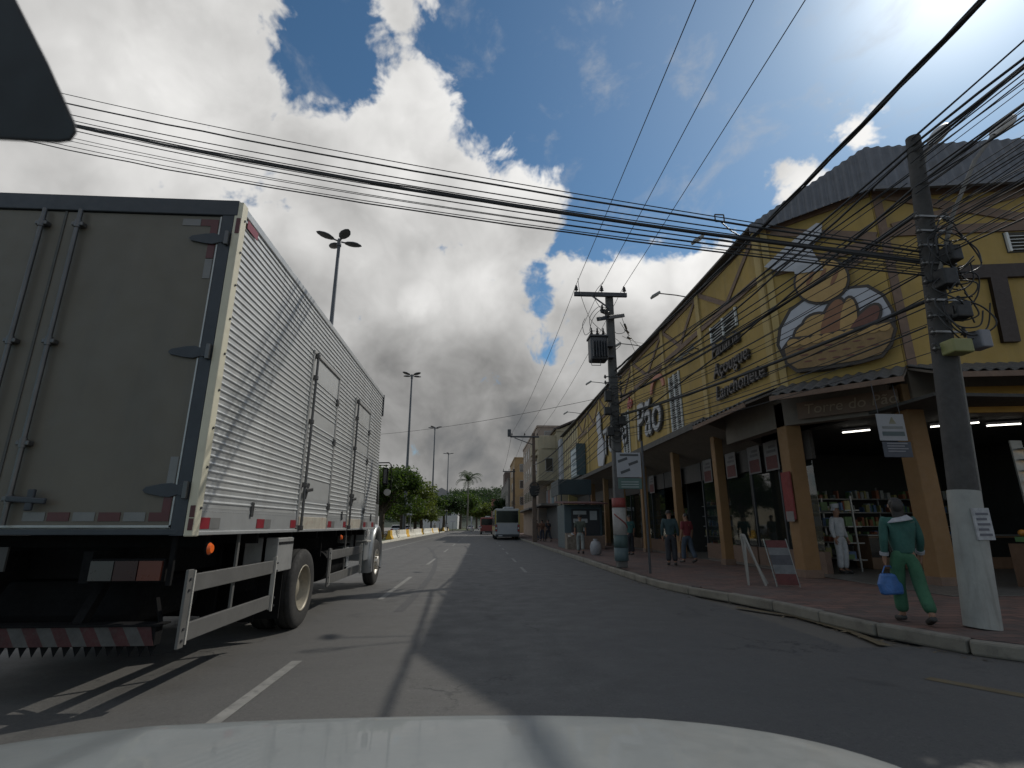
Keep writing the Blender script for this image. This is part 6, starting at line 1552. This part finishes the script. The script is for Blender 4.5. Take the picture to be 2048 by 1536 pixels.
for i,(x,y,sh,pa,lab,stv) in enumerate(((4.55,43.8,(.10,.05,.035),(.26,.23,.19),'person in brown shirt and beige trousers waiting right of the bus',.3),(5.15,44.4,(.14,.07,.045),(.05,.05,.07),'person in rust shirt between the two others at the bus',.2),(5.5,43.2,(.025,.025,.03),(.02,.022,.03),'person in black standing nearest the kiosk at the bus stop',.6),(4.9,46.5,(.2,.19,.18),(.08,.08,.1),'person in pale shirt farthest in the bus queue',.2))):
    person(lab, (x,y,.15), rad(150+30*i), 1.7, C_('q%d'%i, sh), C_('qp%d'%i, pa), 'people at the bus stop', stv, longs=False)
person('person in white walking through the far gap of the median', (-7.3,121,.15), rad(180), 1.75, C_('white',(.42,.42,.43)), C_('darkpants',(.03,.032,.038)), 'people on the median', .8)
person('person in pale shirt standing on the median by the far trees', (-8.6,103,.15), rad(200), 1.7, C_('pale',(.35,.33,.3)), C_('jeans',(.06,.08,.11)), 'people on the median', .3)

# ------------------------------------------------------------------ the car the picture is taken from
CARW = mat('white_car_paint', (.20,.215,.215), .42, 0, var=.05, vs=2, coat=.45, dirt=.25, dcol=(.28,.275,.26))
ego = thing('white_car', 'white car whose bonnet fills the lower edge of the picture', 'car', (-.25,0,0))
def hood(u, v):
    x = -1.40 + 2.44*u; k = (x+.18)/1.22
    yf = 1.58 - .17*abs(k)**4
    zc = .932 - (.018 if k < 0 else .045)*k*k - .03*abs(k)**7
    if v < .72:
        t_ = v/.72; y = .45 + (yf-.45)*t_; z = zc + .06*(1-t_) - .030*t_*t_ + .013*math.exp(-((abs(k)-.52)/.045)**2)
    else:
        t_ = (v-.72)/.28; a = t_*math.pi*.5; y = yf + .26*math.sin(a); z = zc-.030 - .34*(1-math.cos(a)) - .02*t_
    return Vector((x,y,z))
MB().grid(hood, 48, 34).build('bonnet', CARW, ego, fixn=False)
MB().grid(lambda u,v: Vector((-1.40+2.44*u, hood(u,1).y + .05*v, hood(u,1).z - .45*v)), 24, 4).build('front_bumper', CARW, ego, fixn=False)
for sx in (-1.41,1.05): MB().prism([(sx,.4,.35),(sx,1.45,.35),(sx,1.45,.74),(sx,.4,.86)], (.012 if sx>0 else -.012,0,0)).build('front_wing', CARW, ego)
MB().box((-1.1,.36,.90),(.75,.47,1.0)).build('cowl', BLACKC, ego, .02)
for jx in (-.62,.30): MB().sphere((jx,.98,hood((jx+1.40)/2.44,.32).z+.008), (.018,.022,.010), 10, 6).build('washer_jet', BLACKC, ego)
MB().box((.06,1.10,hood(.62,.4).z+.002),(.075,1.125,hood(.62,.4).z+.006)).build('leaf_scrap', mat('dry_leaf', (.09,.06,.03), .8), ego)
# inside mirror: slanted dark housing hung from a stem
mp_ = [(-330,270),(0,281),(118,287),(143,283),(155,266),(152,248),(98,128),(28,-10),(-60,-190),(-330,-190)]
P_ = [_O + ray(x,y)*.42 for x,y in mp_]
mi = MB().prism(P_, ray(60,200).normalized()*.03).build('rear_view_mirror', mat('mirror_plastic', (.012,.012,.013), .55, var=.1), ego, .003)
sc_ = (P_[0]+P_[-1])/2; MB().tube([sc_+_F*.02, sc_+Vector((-.03,.10,.10)), sc_+Vector((-.03,.14,.3))],.012,8).build('mirror_stem', BLACKC, mi)

# dry leaves and scraps of paper in the gutter and on the pavement
rnd = random.Random(21); mb = MB()
for i in range(260):
    k = rnd.random()
    if k < .6:
        j = rnd.randint(1,len(KP)-3); a_ = Vector((*KP[j],0)); b_ = Vector((*KP[j+1],0)); p = a_.lerp(b_, rnd.random()) + Vector((-rnd.uniform(.09,.35),-rnd.uniform(0,.1),.006))
    else: p = Vector((rnd.uniform(4.6,7.6), rnd.uniform(8.5,24), .156))
    a_ = rnd.uniform(0,6.28); s_ = rnd.uniform(.012,.04); u_ = Vector((math.cos(a_),math.sin(a_),rnd.uniform(-.2,.4)))*s_; v_ = Vector((-math.sin(a_),math.cos(a_),rnd.uniform(-.2,.4)))*s_*.6
    mb.add([p-u_,p+v_,p+u_,p-v_], [(0,1,2,3)])
o = mb.build('gutter_litter', mat('dry_litter', (.17,.13,.08), .9, var=.5, vs=3, island=.8), None, fixn=False); tag(o, 'dry leaves and paper scraps scattered along the kerb', 'litter', kind='stuff')
